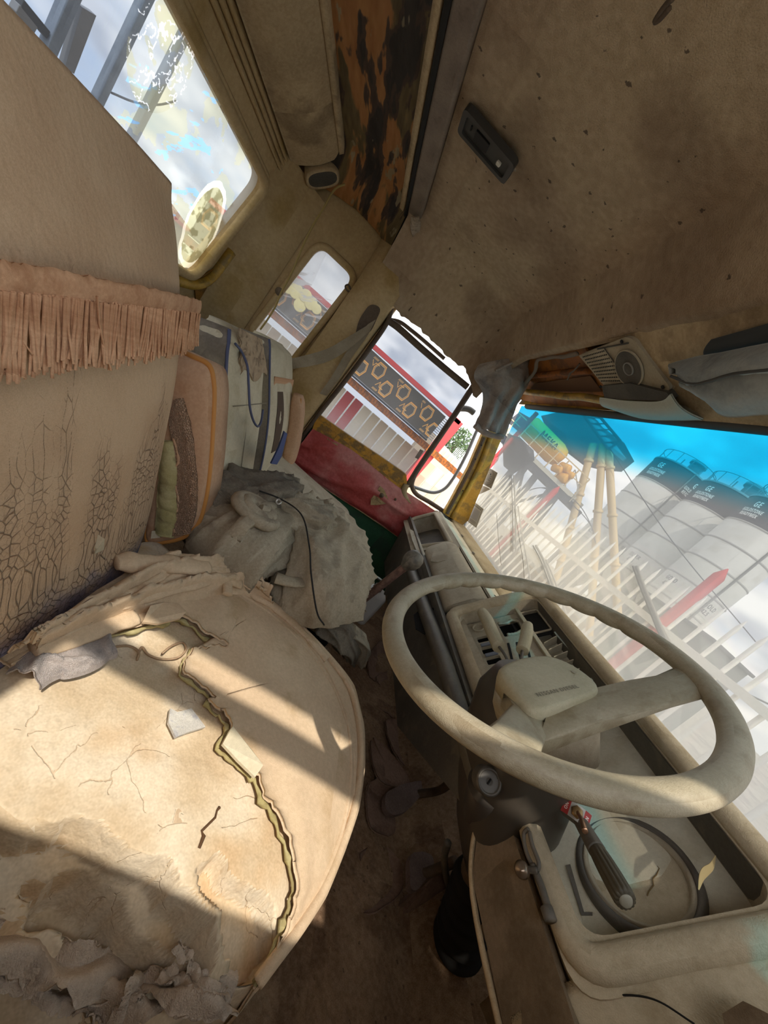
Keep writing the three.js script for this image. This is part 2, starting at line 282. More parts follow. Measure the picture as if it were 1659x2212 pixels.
// rear part of the roof: bare peeling metal, then the metal strip, then the tan duct panel
const rearRoofY = x => .585 + .02 * Math.sin((x + .6) / .3 * Math.PI);
struct('ceiling_rear', grid(30, 90, (u, v) => { const x = -.63 + u * .335, z = .10 - v * 1.88; return V(x, rearRoofY(x) + .012 * (f3(x * 9 + z * 5, 1, z * 7) - .5) - .09 * ss(-1.58, -1.78, z), z); }, { thick: .003, uv: (u, v) => [v, u] }), Mrust);
const stripZ = z => -.06 * ss(-1.62, -1.80, z);
{
  const s = struct('trim_2', loft(Array.from({ length: 40 }, (_, i) => { const z = .10 - i / 39 * 1.88, y = .578 + stripZ(z), o = .0 * z; return [V(-.292 + o, y + .01, z), V(-.292 + o, y, z), V(-.283 + o, y - .004, z), V(-.246 + o, y - .001, z), V(-.238 + o, y + .004, z), V(-.238 + o, y + .02, z)]; })), Mstrip);
  part(s, 'tan_lip', loft(Array.from({ length: 40 }, (_, i) => { const z = .10 - i / 39 * 1.88, y = .580 + stripZ(z) + .0015 * (vn(z * 40, 3) - .5); return [V(-.328, y + .012, z), V(-.328, y - .004, z), V(-.310, y - .006, z), V(-.310, y + .012, z)]; })), Mpanel, 'tan lip along the roof strip');
  part(s, 'rubber_seal', tube(Array.from({ length: 20 }, (_, i) => { const z = .10 - i / 19 * 1.88; return V(-.299, .579 + stripZ(z), z); }), .0075, { rad: 6 }), Mblack, 'black rubber seal');
}
// tan duct panel along the top of the rear wall, ending in an oval outlet
{
  const A = V(-.60, .575, 0), B = V(-.725, .435, 0), zEnd = -1.665;
  const s = struct('trim_3', grid(24, 70, (u, v) => { const z = .10 - v * (.10 - zEnd), bow = .018 * Math.sin(u * Math.PI) + .005 * (f3(u * 3, z * 5, 1) - .5); return V(mix(A.x, B.x, u) + bow * .7, mix(A.y, B.y, u) - bow * .7, z); }, { thick: .006, uv: (u, v) => [v * 1.6, u * .19] }), Mpanel);
  part(s, 'front_lip', loft([0, 1].map(i => { const z = i ? zEnd : .10; return [V(-.592, .60, z), V(-.585, .57, z), V(-.600, .562, z), V(-.606, .58, z)]; })), Mpanel);
  // the outlet: a hood whose mouth opens downwards
  const mid = V((A.x + B.x) / 2 + .012, (A.y + B.y) / 2 - .012, zEnd), t = V(B.x - A.x, B.y - A.y, 0).normalize(), n = V(-t.y, t.x, 0); if (n.y > 0) n.negate();
  const C = Pz(697, 384, -1.70);
  const ring = (r1, r2, o, c = C) => Array.from({ length: 36 }, (_, k) => { const a = k / 36 * 2 * Math.PI, sx = Math.sign(Math.cos(a)) * Math.pow(Math.abs(Math.cos(a)), .7) * r1, sy = Math.sign(Math.sin(a)) * Math.pow(Math.abs(Math.sin(a)), .8) * r2; return c.clone().addScaledVector(t, -sx).addScaledVector(V(.30, -.30, -.90).normalize(), sy).addScaledVector(V(.62, -.62, .48).normalize(), o); });
  part(s, 'duct_hood', loft([ring(.070, .042, -.05), ring(.066, .038, .004), ring(.060, .032, .010), ring(.054, .026, .008)], { caps: false }), Mpanel);
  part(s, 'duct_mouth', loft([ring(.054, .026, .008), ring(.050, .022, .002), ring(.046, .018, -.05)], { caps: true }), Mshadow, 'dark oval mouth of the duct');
}
// rear wall with its window
const win1 = [V(XR, .315, -1.63), V(XR, .315, -.10), V(XR, -.105, -.10), V(XR, -.105, -1.525)];
{
  const hole = roundPoly(win1, .06, 8);
  const w = struct('wall_rear', slab([V(XR, .47, -1.84), V(XR, .47, .14), V(XR, -1.0, .14), V(XR, -1.0, -1.84)], V(-.05, 0, 0), [hole]), Mwall);
  part(w, 'window_molding', tube(hole.map(p => p.clone().add(V(.004, 0, 0))), .016, { closed: true, rad: 8, straight: true }), Mwall);
  part(w, 'window_groove', tube(hole.map(p => { const c = V(XR, .1, -.9); return p.clone().sub(c).multiply(V(1, 1.09, 1.02)).add(c).add(V(.002, 0, 0)); }), .007, { closed: true, rad: 6, straight: true }), Mwall);
  for (const k of [0, .018, .036]) part(w, 'roof_rib', tube([V(XR + .006, .425 - k, .10), V(XR + .006, .425 - k, -1.66)], .0065, { rad: 6, straight: true }), Mwall);
  part(w, 'bare_flange', slab([[418, 604], [470, 575], [530, 500], [578, 424], [606, 436], [570, 520], [510, 608], [424, 668]].map(([a, b]) => Px(a, b, XR + .004)), V(.003, 0, 0)), mat('dull yellow flange', { map: Myellow.map, rough: .6, color: 0xb8a070 }), 'dull yellow flange beside the window');
  part(w, 'lower_lip', tube([V(XR + .012, -.125, -.14), V(XR + .012, -.125, -1.50), V(XR + .012, -.07, -1.60), V(XR + .012, .06, -1.635)], .018, { rad: 8 }), Myellow, 'bare yellow lower edge of the window opening');
}
// left side: quarter window, pillar, and the passenger door
const q0 = [V(-.545, .335, ZL), V(-.340, .335, ZL), V(-.362, -.14, ZL), V(-.575, -.14, ZL)];
{
  const hole = roundPoly(q0, [.06, .06, .03, .03], 8);
  const w = struct('wall_left', slab([V(XR - .05, .62, ZL), V(-.135, .62, ZL), V(-.140, -1.0, ZL), V(XR - .05, -1.0, ZL)], V(0, 0, -.05), [hole]), Mwall);
  part(w, 'window_molding', tube(hole.map(p => p.clone().add(V(0, 0, .004))), .015, { closed: true, rad: 8, straight: true }), Mwall);
  part(w, 'corner_post', loft([-1.0, -.1, .2, .45].map(y => [V(-.74, y, -1.62), V(-.715, y, -1.66), V(-.66, y, -1.74), V(-.60, y, -1.79), V(-.60, y, -1.83), V(-.78, y, -1.83), V(-.78, y, -1.62)])), Mwall);
  part(w, 'door_pillar', loft([[-1.0, .01], [-.3, 0], [.1, 0], [.34, -.005], [.5, -.02]].map(([y, o]) => [V(-.335, y, -1.81), V(-.325 + o, y, -1.765), V(-.27 + o, y, -1.735), V(-.20, y, -1.735), V(-.155, y, -1.765), V(-.138, y, -1.81)])), Mwall);
  part(w, 'pillar_recess', slab(roundPoly(Z([[800, 655], [825, 665], [800, 720], [765, 735], [775, 690]], -1.733), .03, 5), V(0, 0, .004)), Mdark, 'dark hollow in the pillar where the belt reel sits');
  part(w, 'belt_upper_anchor', lathe([[0, .02], [.012, .02], [.016, .008], [.016, 0]], Pz(603, 630, -1.73), V(.2, 0, 1), 16), Mdark);
  part(w, 'hanging_hook', tube([Pz(757, 632, -1.77), Pz(748, 625, -1.77), Pz(746, 618, -1.77), Pz(752, 615, -1.77), Pz(756, 622, -1.77), Pz(762, 632, -1.77)], .0035, { rad: 6 }), Mdark);
  for (const pts of [[[548, 545], [566, 520], [562, 515], [545, 538]], [[598, 478], [622, 452], [617, 448], [595, 472]]]) part(w, 'handle_slot', tube(pts.map(([a, b]) => Pz(a, b, -1.735)), .002, { closed: true, rad: 5 }), Mdark);
}
struct('wall_left_upper', slab([V(-.80, .64, -1.815), V(.62, .64, -1.815), V(.62, .47, -1.815), V(-.14, .47, -1.815), V(-.14, .33, -1.815), V(-.80, .33, -1.815)], V(0, 0, -.02)), Mwall);
struct('floor', grid(70, 90, (u, v) => { const x = -.74 + u * 1.6, z = .14 - v * 1.99; return V(x, FLOOR + .02 * f3(x * 4, 1, z * 4) + .012 * f3(x * 14, 3, z * 14) + .12 * ss(.72, .86, x), z); }, { thick: -.02 }), Mfloor);
struct('wall_front', slab([V(.86, -1.0, .14), V(.86, -.20, .14), V(.86, -.20, -1.86), V(.86, -1.0, -1.86)], V(.03, 0, 0)), Mdark);
// right side, which the camera has behind it: door with its sill, roof rail, a bar across the window, closed vent and pillars, which shape the sunlight inside
{
  const w = struct('wall_right', slab([V(-.80, -1.0, .10), V(.86, -1.0, .10), V(.86, .055, .10), V(-.80, .055, .10)], V(0, 0, .05)), Myellow);
  part(w, 'roof_rail', slab([V(-.80, .552, .10), V(.56, .552, .10), V(.64, .66, .10), V(-.80, .66, .10)], V(0, 0, .03)), Myellow);
  part(w, 'window_bar', slab([V(-.80, .366, .10), V(.62, .366, .10), V(.60, .438, .10), V(-.80, .438, .10)], V(0, 0, .012)), Mblack);
  part(w, 'rear_pillar', slab([V(-.80, .05, .10), V(-.165, .05, .10), V(-.165, .56, .10), V(-.80, .56, .10)], V(0, 0, .03)), Myellow);
  part(w, 'windscreen_pillar', slab([V(.76, -.2, .125), V(.82, -.2, .135), V(.553, .57, .135), V(.50, .57, .125)], V(0, 0, .03)), Myellow);
  part(w, 'vent_panel', slab([V(.455, .05, .105), V(.66, .05, .105), V(.56, .37, .105), V(.43, .37, .105)], V(0, 0, .012)), Mblack);
}
// ---------------------------------------------------------------- passenger door (left) with its frame, vent window and vinyl panels
const Mred = mat('dusty red vinyl', { map: rep(mottle(0xa5403c, 0xb04a44, { c: 0xc89a90, cover: .50, freq: 3, grain: 14, seed: 61 }), 1.4), rough: .6, bump: rep(Bmid, 2), bs: .004 });
const Mgreen = mat('dark green vinyl', { map: rep(mottle(0x1f4a30, 0x2b5a3b, { c: 0x2a3a30, cover: .6, freq: 4, grain: 8, seed: 63 }), 2), rough: .6 });
const Mbronze = mat('dusty olive door edge', { map: rep(mottle(0x93805a, 0xa59068, { c: 0x7a6030, cover: .58, freq: 5, grain: 10, seed: 65 }), 4), rough: .5 });
const Mboard = mat('torn hardboard', { map: rep(mottle(0xa08660, 0xb59a70, { c: 0x5d4a36, cover: .55, freq: 9, grain: 20, seed: 66 }), 6), rough: 1 });
{
  const d = struct('door_1', null, null, 'passenger door with red and green vinyl below a rusty yellow sill'); const z = ZL;
  const sheet = (name, px, zz, th, m, label) => part(d, name, slab(Z(px, zz), V(0, 0, th)), m, label);
  part(d, 'door_skin', slab([V(-.14, -1.0, z - .03), V(.86, -1.0, z - .03), V(.86, -.26, z - .03), V(-.14, -.29, z - .03)], V(0, 0, -.03)), Mgreen);
  sheet('window_sill_panel', [[686, 893], [760, 945], [820, 985], [868, 1018], [878, 1026], [880, 1048], [866, 1068], [840, 1060], [760, 990], [672, 935]], z + .012, -.04, Mrusty, 'rusty yellow sill of the door window');
  // red panel: a padded sheet with folds
  const top = Z([[676, 926], [718, 948], [765, 975], [820, 1020], [862, 1052], [900, 1076], [962, 1118]], z + .01), bot = Z([[622, 998], [665, 1030], [720, 1066], [770, 1098], [830, 1138], [880, 1172], [935, 1200]], z + .012);
  const Tc = curve(top), Bc = curve(bot);
  part(d, 'red_panel', grid(70, 26, (u, v) => { const a = Tc.getPoint(u), b = Bc.getPoint(u), p = lerp3(a, b, v); p.z += .022 * Math.sin(v * Math.PI) ** .5 + .016 * Math.pow(1 - Math.abs(Math.sin((v * .9 + u * .75) * 6.5 + n3(u * 4, v * 3, 2) * 2)), 1.6) * ss(.02, .2, v) * ss(1, .8, v) + .012 * f3(u * 9, v * 4, 3); return p; }, { thick: -.008 }), Mred, 'dusty red vinyl panel');
  part(d, 'panel_edge', tube(bot.map(p => p.clone().add(V(0, 0, .004))), .004, { rad: 6 }), Mbronze);
  part(d, 'green_panel', grid(30, 14, (u, v) => { const b = Bc.getPoint(u), p = lerp3(b, V(b.x, -1.0, z), v); p.z = z + .002 + .004 * f3(u * 6, v * 5, 1); return p; }, { thick: -.006 }), Mgreen, 'dark green lower panel');
  const ragged = (name, px, zz, label) => part(d, name, slab(px.map(([a, b], i) => Pz(a + (hash(i, 3, 1) - .5) * 5, b + (hash(i, 9, 2) - .5) * 5, zz)), V(0, 0, .006)), Mboard, label);
  ragged('torn_patch', [[812, 1062], [822, 1048], [830, 1060], [838, 1075], [840, 1084], [828, 1090], [812, 1093], [802, 1088], [800, 1078]], z + .040, 'torn hole with bare board showing');
  ragged('torn_patch', [[705, 948], [716, 952], [730, 962], [728, 968], [716, 967], [708, 960]], z + .022, 'small tear at the top of the red panel');
  part(d, 'loose_screw', lathe([[0, .012], [.006, .011], [.007, 0]], Pz(854, 1078, z + .03), V(0, 0, 1), 12), Mdark);
  part(d, 'handle_stub', lathe([[0, .03], [.006, .028], [.009, .014], [.014, 0]], Pz(824, 1070, z + .045), V(.1, .2, 1), 14), Mdark);
  // frame round the glass
  part(d, 'window_top_bar', tube(Z([[838, 692], [858, 706], [905, 748], [960, 795], [1010, 836]], z), .0125, { rad: 8, flat: 1.2 }), Mdark);
  part(d, 'window_divider', tube(Z([[1024, 832], [985, 892], [940, 958], [902, 1014], [880, 1050]], z), .0185, { rad: 8, flat: .8, straight: true }), Mdark);
  part(d, 'divider_clip', slab(Z([[908, 970], [915, 974], [903, 992], [896, 988]], z + .02), V(0, 0, .004)), Mstrip);
  part(d, 'vent_frame', tube(Z([[1008, 858], [960, 930], [905, 1012], [893, 1034], [890, 1050], [898, 1066], [930, 1086], [985, 1122]], z + .004), .0115, { rad: 8 }), Mdark);
  part(d, 'vent_sill', tube(Z([[878, 1046], [872, 1062], [882, 1082], [925, 1108], [975, 1138]], z + .014), .017, { rad: 8 }), Mbronze);
  part(d, 'rain_visor_rod', tube(Z([[832, 690], [862, 695], [890, 715], [918, 738], [960, 775]], z - .03), .009, { rad: 6 }), Mdark);
  part(d, 'window_rear_channel', tube(Z([[848, 655], [838, 692], [800, 750], [740, 830], [690, 893], [622, 990]], z + .006), .011, { rad: 6 }), Mdark);
}
// glass
const paneTex = (fn, s = 512) => [tex(s, s, (u, v) => fn(u, v)[0], { wrap: false }), tex(s, s, (u, v) => fn(u, v)[1], { wrap: false })];
function glassMat(name, fn, s = 512) { const [c, r] = paneTex(fn, s); return new THREE.MeshPhysicalMaterial({ name, color: 0xffffff, map: c, roughness: 1, roughnessMap: r, transmission: 1, thickness: 0, ior: 1.45, specularIntensity: .5, side: THREE.DoubleSide }); }
function pane(name, pts, m, dir) { // flat sheet of glass with texture 0..1 over pts[0] (u=0,v=1) pts[1] (1,1) pts[2] (1,0) pts[3] (0,0)
  const n = 12; return grid(n, n, (u, v) => lerp3(lerp3(pts[3], pts[2], u), lerp3(pts[0], pts[1], u), v), { uv: (u, v) => [u, v] });
}
// sticker remnants on the rear glass: pale glue shapes, scraps of blue print and scratches
const MglassRear = glassMat('dirty rear glass', (u, v) => {
  // u: 0 at the far (left) end, 1 near the driver; v: 0 at the bottom
  let rough = .20 + .16 * fbm(u * 9, v * 5, 4, 0, 7), c = [138, 142, 147];
  const glue = ss(.50, .36, u + .10 * (fbm(u * 8, v * 4, 3, 0, 70) - .5)), n1 = fbm(u * 22, v * 9, 5, 0, 71), n2 = fbm(u * 9 + 4, v * 5, 4, 0, 72);
  rough += .34 * glue * ss(.3, .5, n2); c = mix3(c, [172, 174, 168], glue * .6);
  if (glue > .35 && n1 > .56 && u > .07) { c = mix3(c, [172, 170, 146], .7); rough = .66; }
  const scr = fbm(u * 40 + v * 26, v * 9 - u * 8, 4, 0, 75); if (glue > .5 && u > .16 && u < .44 && v > .30 && n1 > .42 && scr > .66) { c = [140, 176, 206]; rough = .66; }
  const ox = (u - .125) / .066, oy = (v - .38) / .30 - ox * .25, o = Math.hypot(ox, oy) + .14 * (fbm(u * 30, v * 12, 3, 0, 77) - .5);
  if (o < 1) { c = o > .86 ? [224, 222, 200] : mix3([186, 182, 146], [140, 134, 98], ss(.42, .62, fbm(u * 60, v * 22, 4, 0, 78))); rough = .78; }
  const sx = (u - .40) / .06, sy = (v - .80) / .22; if (Math.hypot(sx, sy) < 1) { if (Math.abs(fbm(u * 70, v * 14, 3, 0, 79) - .5) < .016) { c = [240, 242, 244]; rough = .85; } else if (n1 > .46) { c = mix3(c, [160, 158, 132], .6); rough = .6; } }
  return [c, rough];
}, 768);
const MglassSide = glassMat('dusty side glass', (u, v) => { const k = fbm(u * 5, v * 5, 4, 0, 82), st = fbm(u * 3 + v * 2, v * 40 - u * 12, 3, 0, 83); return [[140, 142, 143], .50 + .22 * k + (st > .60 && v > .45 && v < .75 ? .25 : 0) + (u < .62 - v * .3 && v > .55 ? .12 : 0)]; });
const MglassClear = glassMat('clear door glass', (u, v) => [[142, 144, 147], .20 + .2 * fbm(u * 5, v * 4, 4, 0, 86) + .38 * ss(.34, .0, v + .05 * fbm(u * 9, 2, 3, 0, 87))]);
struct('window_1', pane('', [V(XR - .025, .34, -1.66), V(XR - .025, .34, -.12), V(XR - .025, -.13, -.12), V(XR - .025, -.13, -1.66)], MglassRear), MglassRear);
struct('window_2', pane('', [V(-.60, .36, ZL - .03), V(-.32, .36, ZL - .03), V(-.32, -.16, ZL - .03), V(-.60, -.16, ZL - .03)]), MglassSide);
struct('window_3', pane('', [V(-.14, .30, ZL - .012), V(.36, .31, ZL - .012), V(.40, -.22, ZL - .012), V(-.14, -.25, ZL - .012)]), MglassClear);
// windscreen: tint band along the top edge, road dust over the rest
const WA = V(.600, .425, 0), WB = V(.835, -.245, 0), wz0 = -1.80, wz1 = .14;
const onWs = (k, z, n = 0) => { const t = V(WB.x - WA.x, WB.y - WA.y, 0).normalize(); return V(mix(WA.x, WB.x, k) + t.y * n, mix(WA.y, WB.y, k) - t.x * n, z); };
const wsN = V(WB.y - WA.y, -(WB.x - WA.x), 0).normalize(), Ws = (px, py) => Pn(px, py, WA, wsN);
{
  const fn = (u, v) => {                  // u along the glass from left to right, v up
    const t = 1 - v, wob = .02 * (fbm(u * 8, v * 3, 3, 0, 91) - .5), a = ss(.235 + wob, .12, t);
    const wipe = ss(.30, .62, t) * (.55 + .6 * fbm(u * 6, v * 4, 5, 0, 92)) * mix(1, .34, ss(.45, .95, u));
    const tint = mix3(mix3([154, 153, 149], [168, 161, 145], ss(.1, .9, wipe) * mix(1, .3, ss(.4, .9, u))), [14, 136, 166], a * .985), smear = ss(.58, .66, fbm(u * 26 + v * 6, v * 4, 3, 0, 93)) * .05;
    return [tint, Math.sqrt(clamp((.16 + .10 * ss(.1, .3, t)) * mix(1, .45, ss(.6, 1, u)) + .33 * wipe + smear * ss(.25, .5, t)))];
  };
  const m = glassMat('tinted windscreen glass', fn, 1024);
  const w = struct('window_4', pane('', [onWs(0, wz0), onWs(0, wz1), onWs(1, wz1), onWs(1, wz0)]), m, 'windscreen with a turquoise sun band');
  part(w, 'upper_gasket', tube([onWs(.01, .14, .006), onWs(.01, -.9, .006), onWs(.005, -1.72, .006)], .014, { rad: 8, straight: true, flat: .7 }), Mgasket);
  part(w, 'lower_gasket', tube([onWs(.985, .14, .006), onWs(.985, -1.78, .006)], .012, { rad: 8, straight: true }), Mgasket);
  part(w, 'side_gasket', tube([...[[1112, 866], [1080, 945], [1040, 1040], [1002, 1136]].map(([a, b]) => Ws(a, b))], .009, { rad: 8 }), Mgasket);
  // hair cracks
  const crack = (px) => part(w, 'crack', tube(px.map(([a, b], i) => Ws(a + (hash(i, a & 255, 1) - .5) * 3, b).addScaledVector(wsN, .0015)), .0009, { rad: 4, straight: true }), mat('crack edge', { color: 0x9c968c, rough: .4 }));
  crack([[1112, 1100], [1122, 1160], [1130, 1210], [1134, 1262]]); crack([[1074, 1110], [1078, 1165], [1084, 1220]]);
  crack([[1255, 1500], [1275, 1560], [1290, 1625]]);
}
// yellow left windscreen pillar
{
  const p = struct('trim_4', slab(Z([[1046, 930], [1090, 930], [1082, 952], [1012, 1124], [1000, 1134], [958, 1110], [975, 1080], [1012, 1010]], -1.755), V(0, 0, -.035)), Myellow, 'yellow windscreen pillar');
  part(p, 'pillar_ridge', tube(Z([[1060, 945], [1035, 1010], [978, 1118]], -1.75), .014, { rad: 8 }), Myellow);
  part(p, 'pillar_channel', tube(Z([[1046, 945], [1020, 1005], [966, 1110]], -1.75), .008, { rad: 8 }), Mdark);
  for (const [a, b] of [[1040, 962], [1027, 992], [1000, 1060], [1008, 1066]]) part(p, 'pillar_hole', lathe([[0, .002], [.0035, .002], [.004, 0]], Pz(a, b, -1.74), V(0, 0, 1), 10), Mblack);
}
// opening torn in the front header: yellow steel behind
{
  const dn = -.02, back = (px, py, n) => Pn(px, py, headA.clone().addScaledVector(headN, n), headN);
  const p = struct('trim_5', slab([[1118, 862], [1150, 760], [1262, 748], [1330, 880], [1310, 884], [1200, 880]].map(([a, b]) => back(a, b, -.030)), headN.clone().multiplyScalar(-.006)), mat('yellow header steel', { map: Myellow.map, rough: .6, bump: rep(Bmid, 8), bs: .0006, color: 0xd8a860 }), 'bare yellow header steel behind the torn liner');
  part(p, 'header_lip', tube([[1122, 846], [1180, 852], [1226, 858], [1250, 858], [1312, 868]].map(([a, b]) => Head(a, b).addScaledVector(headN, -.004)), .0125, { rad: 8 }), Myellow);
  part(p, 'header_fold', tube([[1150, 812], [1210, 806], [1275, 800]].map(([a, b]) => back(a, b, -.022)), .011, { rad: 8 }), mat('rust stained lip', { map: Mrusty.map, rough: .8, color: 0xc8a088 }));
  part(p, 'dark_hollow', slab([[1155, 828], [1275, 812], [1300, 846], [1140, 846]].map(([a, b]) => back(a, b, -.024)), headN.clone().multiplyScalar(-.002)), mat('brown hollow', { color: 0x6a4a30, rough: .9 }));
  part(p, 'loose_wire', tube([[1252, 786], [1240, 800], [1232, 806], [1226, 820]].map(([a, b]) => Head(a, b)), .003, { rad: 6 }), Mdark);
  part(p, 'torn_edge', tube([[1112, 864], [1135, 826], [1158, 800], [1163, 776], [1180, 774], [1196, 768], [1216, 770], [1250, 760]].map(([a, b], i) => Head(a, b + (i % 2) * 2).addScaledVector(headN, .004)), t => .006 + .003 * vn(t * 20, 1), { rad: 7, flat: .5 }), mat('torn liner edge', { color: 0x7b6a5a, rough: 1 }));
}
// torn vinyl that hangs over the top of the left pillar
{
  const L = Z([[1036, 786], [1024, 810], [1040, 850], [1038, 890], [1026, 920]], -1.64), R = Z([[1162, 764], [1158, 795], [1142, 832], [1112, 880], [1088, 942]], -1.64), Lc = curve(L), Rc = curve(R);
  const m = mat('grey brown torn vinyl', { map: rep(mottle(0x8d7e72, 0x9d8e80, { c: 0x6c5f56, cover: .6, freq: 4, grain: 10, seed: 101 }), 3), rough: .9, bump: rep(Bmid, 4), bs: .002 });
  const t = thing('torn_vinyl_cover', 'crumpled grey brown vinyl hanging torn over the yellow windscreen pillar', 'vinyl cover');
  part(t, 'sheet', grid(40, 60, (u, v) => { const p = lerp3(Lc.getPoint(v), Rc.getPoint(v), u); const w = .028 * Math.sin(u * Math.PI) + .011 * Math.sin(u * 17 + v * 4) * v + .008 * Math.sin(u * 9 - v * 9) + .018 * (f3(u * 5, v * 6, 3) - .5) + .006 * (f3(u * 15, v * 14, 5) - .5); p.z += w; if (v > .96) p.y += .01 * (vn(u * 22, 5) - .5); return p; }, { thick: .003 }), m);
  part(t, 'bunched_hem', tube(Z([[1026, 918], [1040, 930], [1060, 940], [1088, 944]], -1.63), u => .011 + .004 * vn(u * 9, 4), { rad: 8 }), m);
  part(t, 'upper_seam', tube(Z([[1070, 800], [1110, 782], [1162, 766]], -1.60), .006, { rad: 6 }), m);
  rebase(t);
}
// speaker unit screwed to the front header
{
  const s = thing('speaker_panel', 'grey overhead speaker panel with dotted grille and round speaker', 'speaker');
  const n = headN.clone(), pt = (a, b, o = .014) => Pn(a, b, headA.clone().addScaledVector(headN, -0).addScaledVector(headN, o), headN);
  const out = roundPoly([[1250, 768], [1316, 742], [1352, 727], [1370, 734], [1448, 838], [1438, 850], [1304, 832]].map(([a, b]) => pt(a, b)), [.006, .004, .02, .03, .02, .01, .006], 5);
  part(s, 'housing', slab(out, n.clone().multiplyScalar(-.022)), Mplastic);
  const g0 = [[1254, 768], [1305, 752], [1357, 826], [1298, 826]].map(([a, b]) => pt(a, b, .0155));
  part(s, 'grille_plate', slab(g0, n.clone().multiplyScalar(-.003)), Mplastic);
  const holes = []; for (let i = 0; i < 9; i++) for (let j = 0; j < 14; j++) { const a = .07 + i / 8 * .88, b = .07 + j / 13 * .86, p = lerp3(lerp3(g0[0], g0[1], b), lerp3(g0[3], g0[2], b), a); holes.push(lathe([[0, .0008], [.0022, .0008], [.0022, -.001]], p, n, 8)); }
  const hm = part(s, 'grille_holes', join(holes), Mblack, 'rows of small round holes'); hm.userData.kind = 'stuff';
  const c = pt(1359, 796, .0155), R = c.distanceTo(pt(1338, 765, .0155)) * 1.02;
  part(s, 'speaker_rim', lathe([[R * 1.06, 0], [R * 1.08, .003], [R, .004], [R * .97, 0]], c, n), Mplastic);
  part(s, 'speaker_cone', lathe([[R * .985, .0035], [R * .7, .0022], [R * .40, .0010], [R * .33, .0016], [R * .2, .004], [0, .0045]], c, n), Mshadow, 'dark speaker cone');
  part(s, 'cone_ring', lathe([[R * .38, .001], [R * .37, .004], [R * .32, .004], [R * .31, .001]], c, n), mat('cone edge', { color: 0x8b857b, rough: .6 }));
  part(s, 'upper_ledge', bar(pt(1290, 754, .016), pt(1358, 741, .016), .004, .004, n), Mshadow);
  part(s, 'divider_line', bar(pt(1305, 752, .0165), pt(1358, 828, .0165), .0025, .002, n), Mshadow);
  const hm2 = mat('grey green trim', { map: rep(mottle(0xb4b9ad, 0xc4c8bc, { freq: 3, grain: 6, seed: 111 }), 3), rough: .6 });
  const eT = [[1300, 832], [1370, 830], [1438, 850]].map(([a, b]) => pt(a, b, .012)), eB = [[1302, 868], [1375, 894], [1500, 902]].map(([a, b]) => Pn(a, b, headB.clone().add(V(-.01, 0, 0)), headN));
  part(s, 'lower_shelf', slab([[1300, 834], [1360, 828], [1440, 848], [1452, 862], [1432, 866], [1306, 862]].map(([a, b]) => pt(a, b, .022)), n.clone().multiplyScalar(-.02)), Mshadow, 'dark recessed shelf of the speaker panel');
  part(s, 'lower_cover', grid(24, 8, (u, v) => { const c1 = curve([[1298, 858], [1370, 866], [1436, 864], [1452, 850]].map(([a, b]) => pt(a, b, .020))), c2 = curve([[1316, 880], [1390, 902], [1470, 905], [1520, 904]].map(([a, b]) => pt(a, b, .006))); const p = lerp3(c1.getPoint(u), c2.getPoint(u), v); p.addScaledVector(n, .010 * Math.sin(v * Math.PI)); return p; }, { thick: .004 }), hm2, 'pale rounded lower cover');
  part(s, 'side_flange', slab([[1448, 838], [1380, 740], [1390, 742], [1470, 838], [1490, 880], [1520, 902], [1480, 898]].map(([a, b]) => pt(a, b, .006)), n.clone().multiplyScalar(-.006)), Mplastic);
  for (const [a, b] of [[1343, 738], [1432, 836], [1298, 835]]) part(s, 'screw', lathe([[0, .002], [.004, .002], [.005, 0]], pt(a, b, .016), n, 10), Mblack);
  rebase(s);
}
// sun visor rolled down at the right
{
  const m = mat('grey blue worn vinyl', { map: rep(mottle(0x8e9494, 0xa3a7a4, { c: 0x747c7e, cover: .58, freq: 4, grain: 8, seed: 121 }), 3), rough: .6, bump: rep(Bmid, 5), bs: .002 });
  const t = thing('sun_visor', 'grey blue vinyl sun visor folded under the front header', 'visor');
  const pt = (a, b, o) => Pn(a, b, headA.clone().addScaledVector(headN, o), headN);
  const top = curve([[1452, 796], [1500, 782], [1580, 770], [1700, 748], [1800, 735]].map(([a, b]) => pt(a, b, .035))), mid = curve([[1462, 806], [1510, 822], [1600, 800], [1700, 788], [1800, 780]].map(([a, b]) => pt(a, b, .065))), bot = curve([[1512, 838], [1540, 866], [1562, 893], [1660, 890], [1800, 880]].map(([a, b]) => pt(a, b, .05)));
  part(t, 'pad', grid(50, 20, (u, v) => { const a = top.getPoint(u), b = mid.getPoint(u); const p = lerp3(a, b, v); p.addScaledVector(headN, .012 * Math.sin(v * Math.PI) + .005 * (f3(u * 9, v * 3, 2) - .5)); return p; }, { thick: .012 }), m);
  part(t, 'flap', grid(50, 20, (u, v) => { const a = mid.getPoint(u).addScaledVector(headN, -.006), b = bot.getPoint(u); const p = lerp3(a, b, v); p.addScaledVector(headN, .014 * Math.sin(v * Math.PI) * (1 - .5 * u) + .006 * (f3(u * 8, v * 4, 7) - .5)); return p; }, { thick: .006 }), m);
  part(t, 'edge_seam', tube([...Array(12)].map((_, i) => mid.getPoint(i / 11).addScaledVector(headN, .012)), .003, { rad: 6 }), Mgasket);
  rebase(t);
  const b = thing('visor_recess_pad', 'dark blue grey strip above the sun visor', 'padding');
  part(b, 'pad', grid(30, 10, (u, v) => { const a = lerp3(pt(1540, 735, .012), pt(1700, 690, .012), u), c = lerp3(pt(1530, 770, .012), pt(1700, 745, .012), u); const p = lerp3(a, c, v); p.addScaledVector(headN, .01 * Math.sin(v * Math.PI)); return p; }, { thick: .004 }), mat('dark slate vinyl', { color: 0x3d4142, rough: .8 })); rebase(b);
}
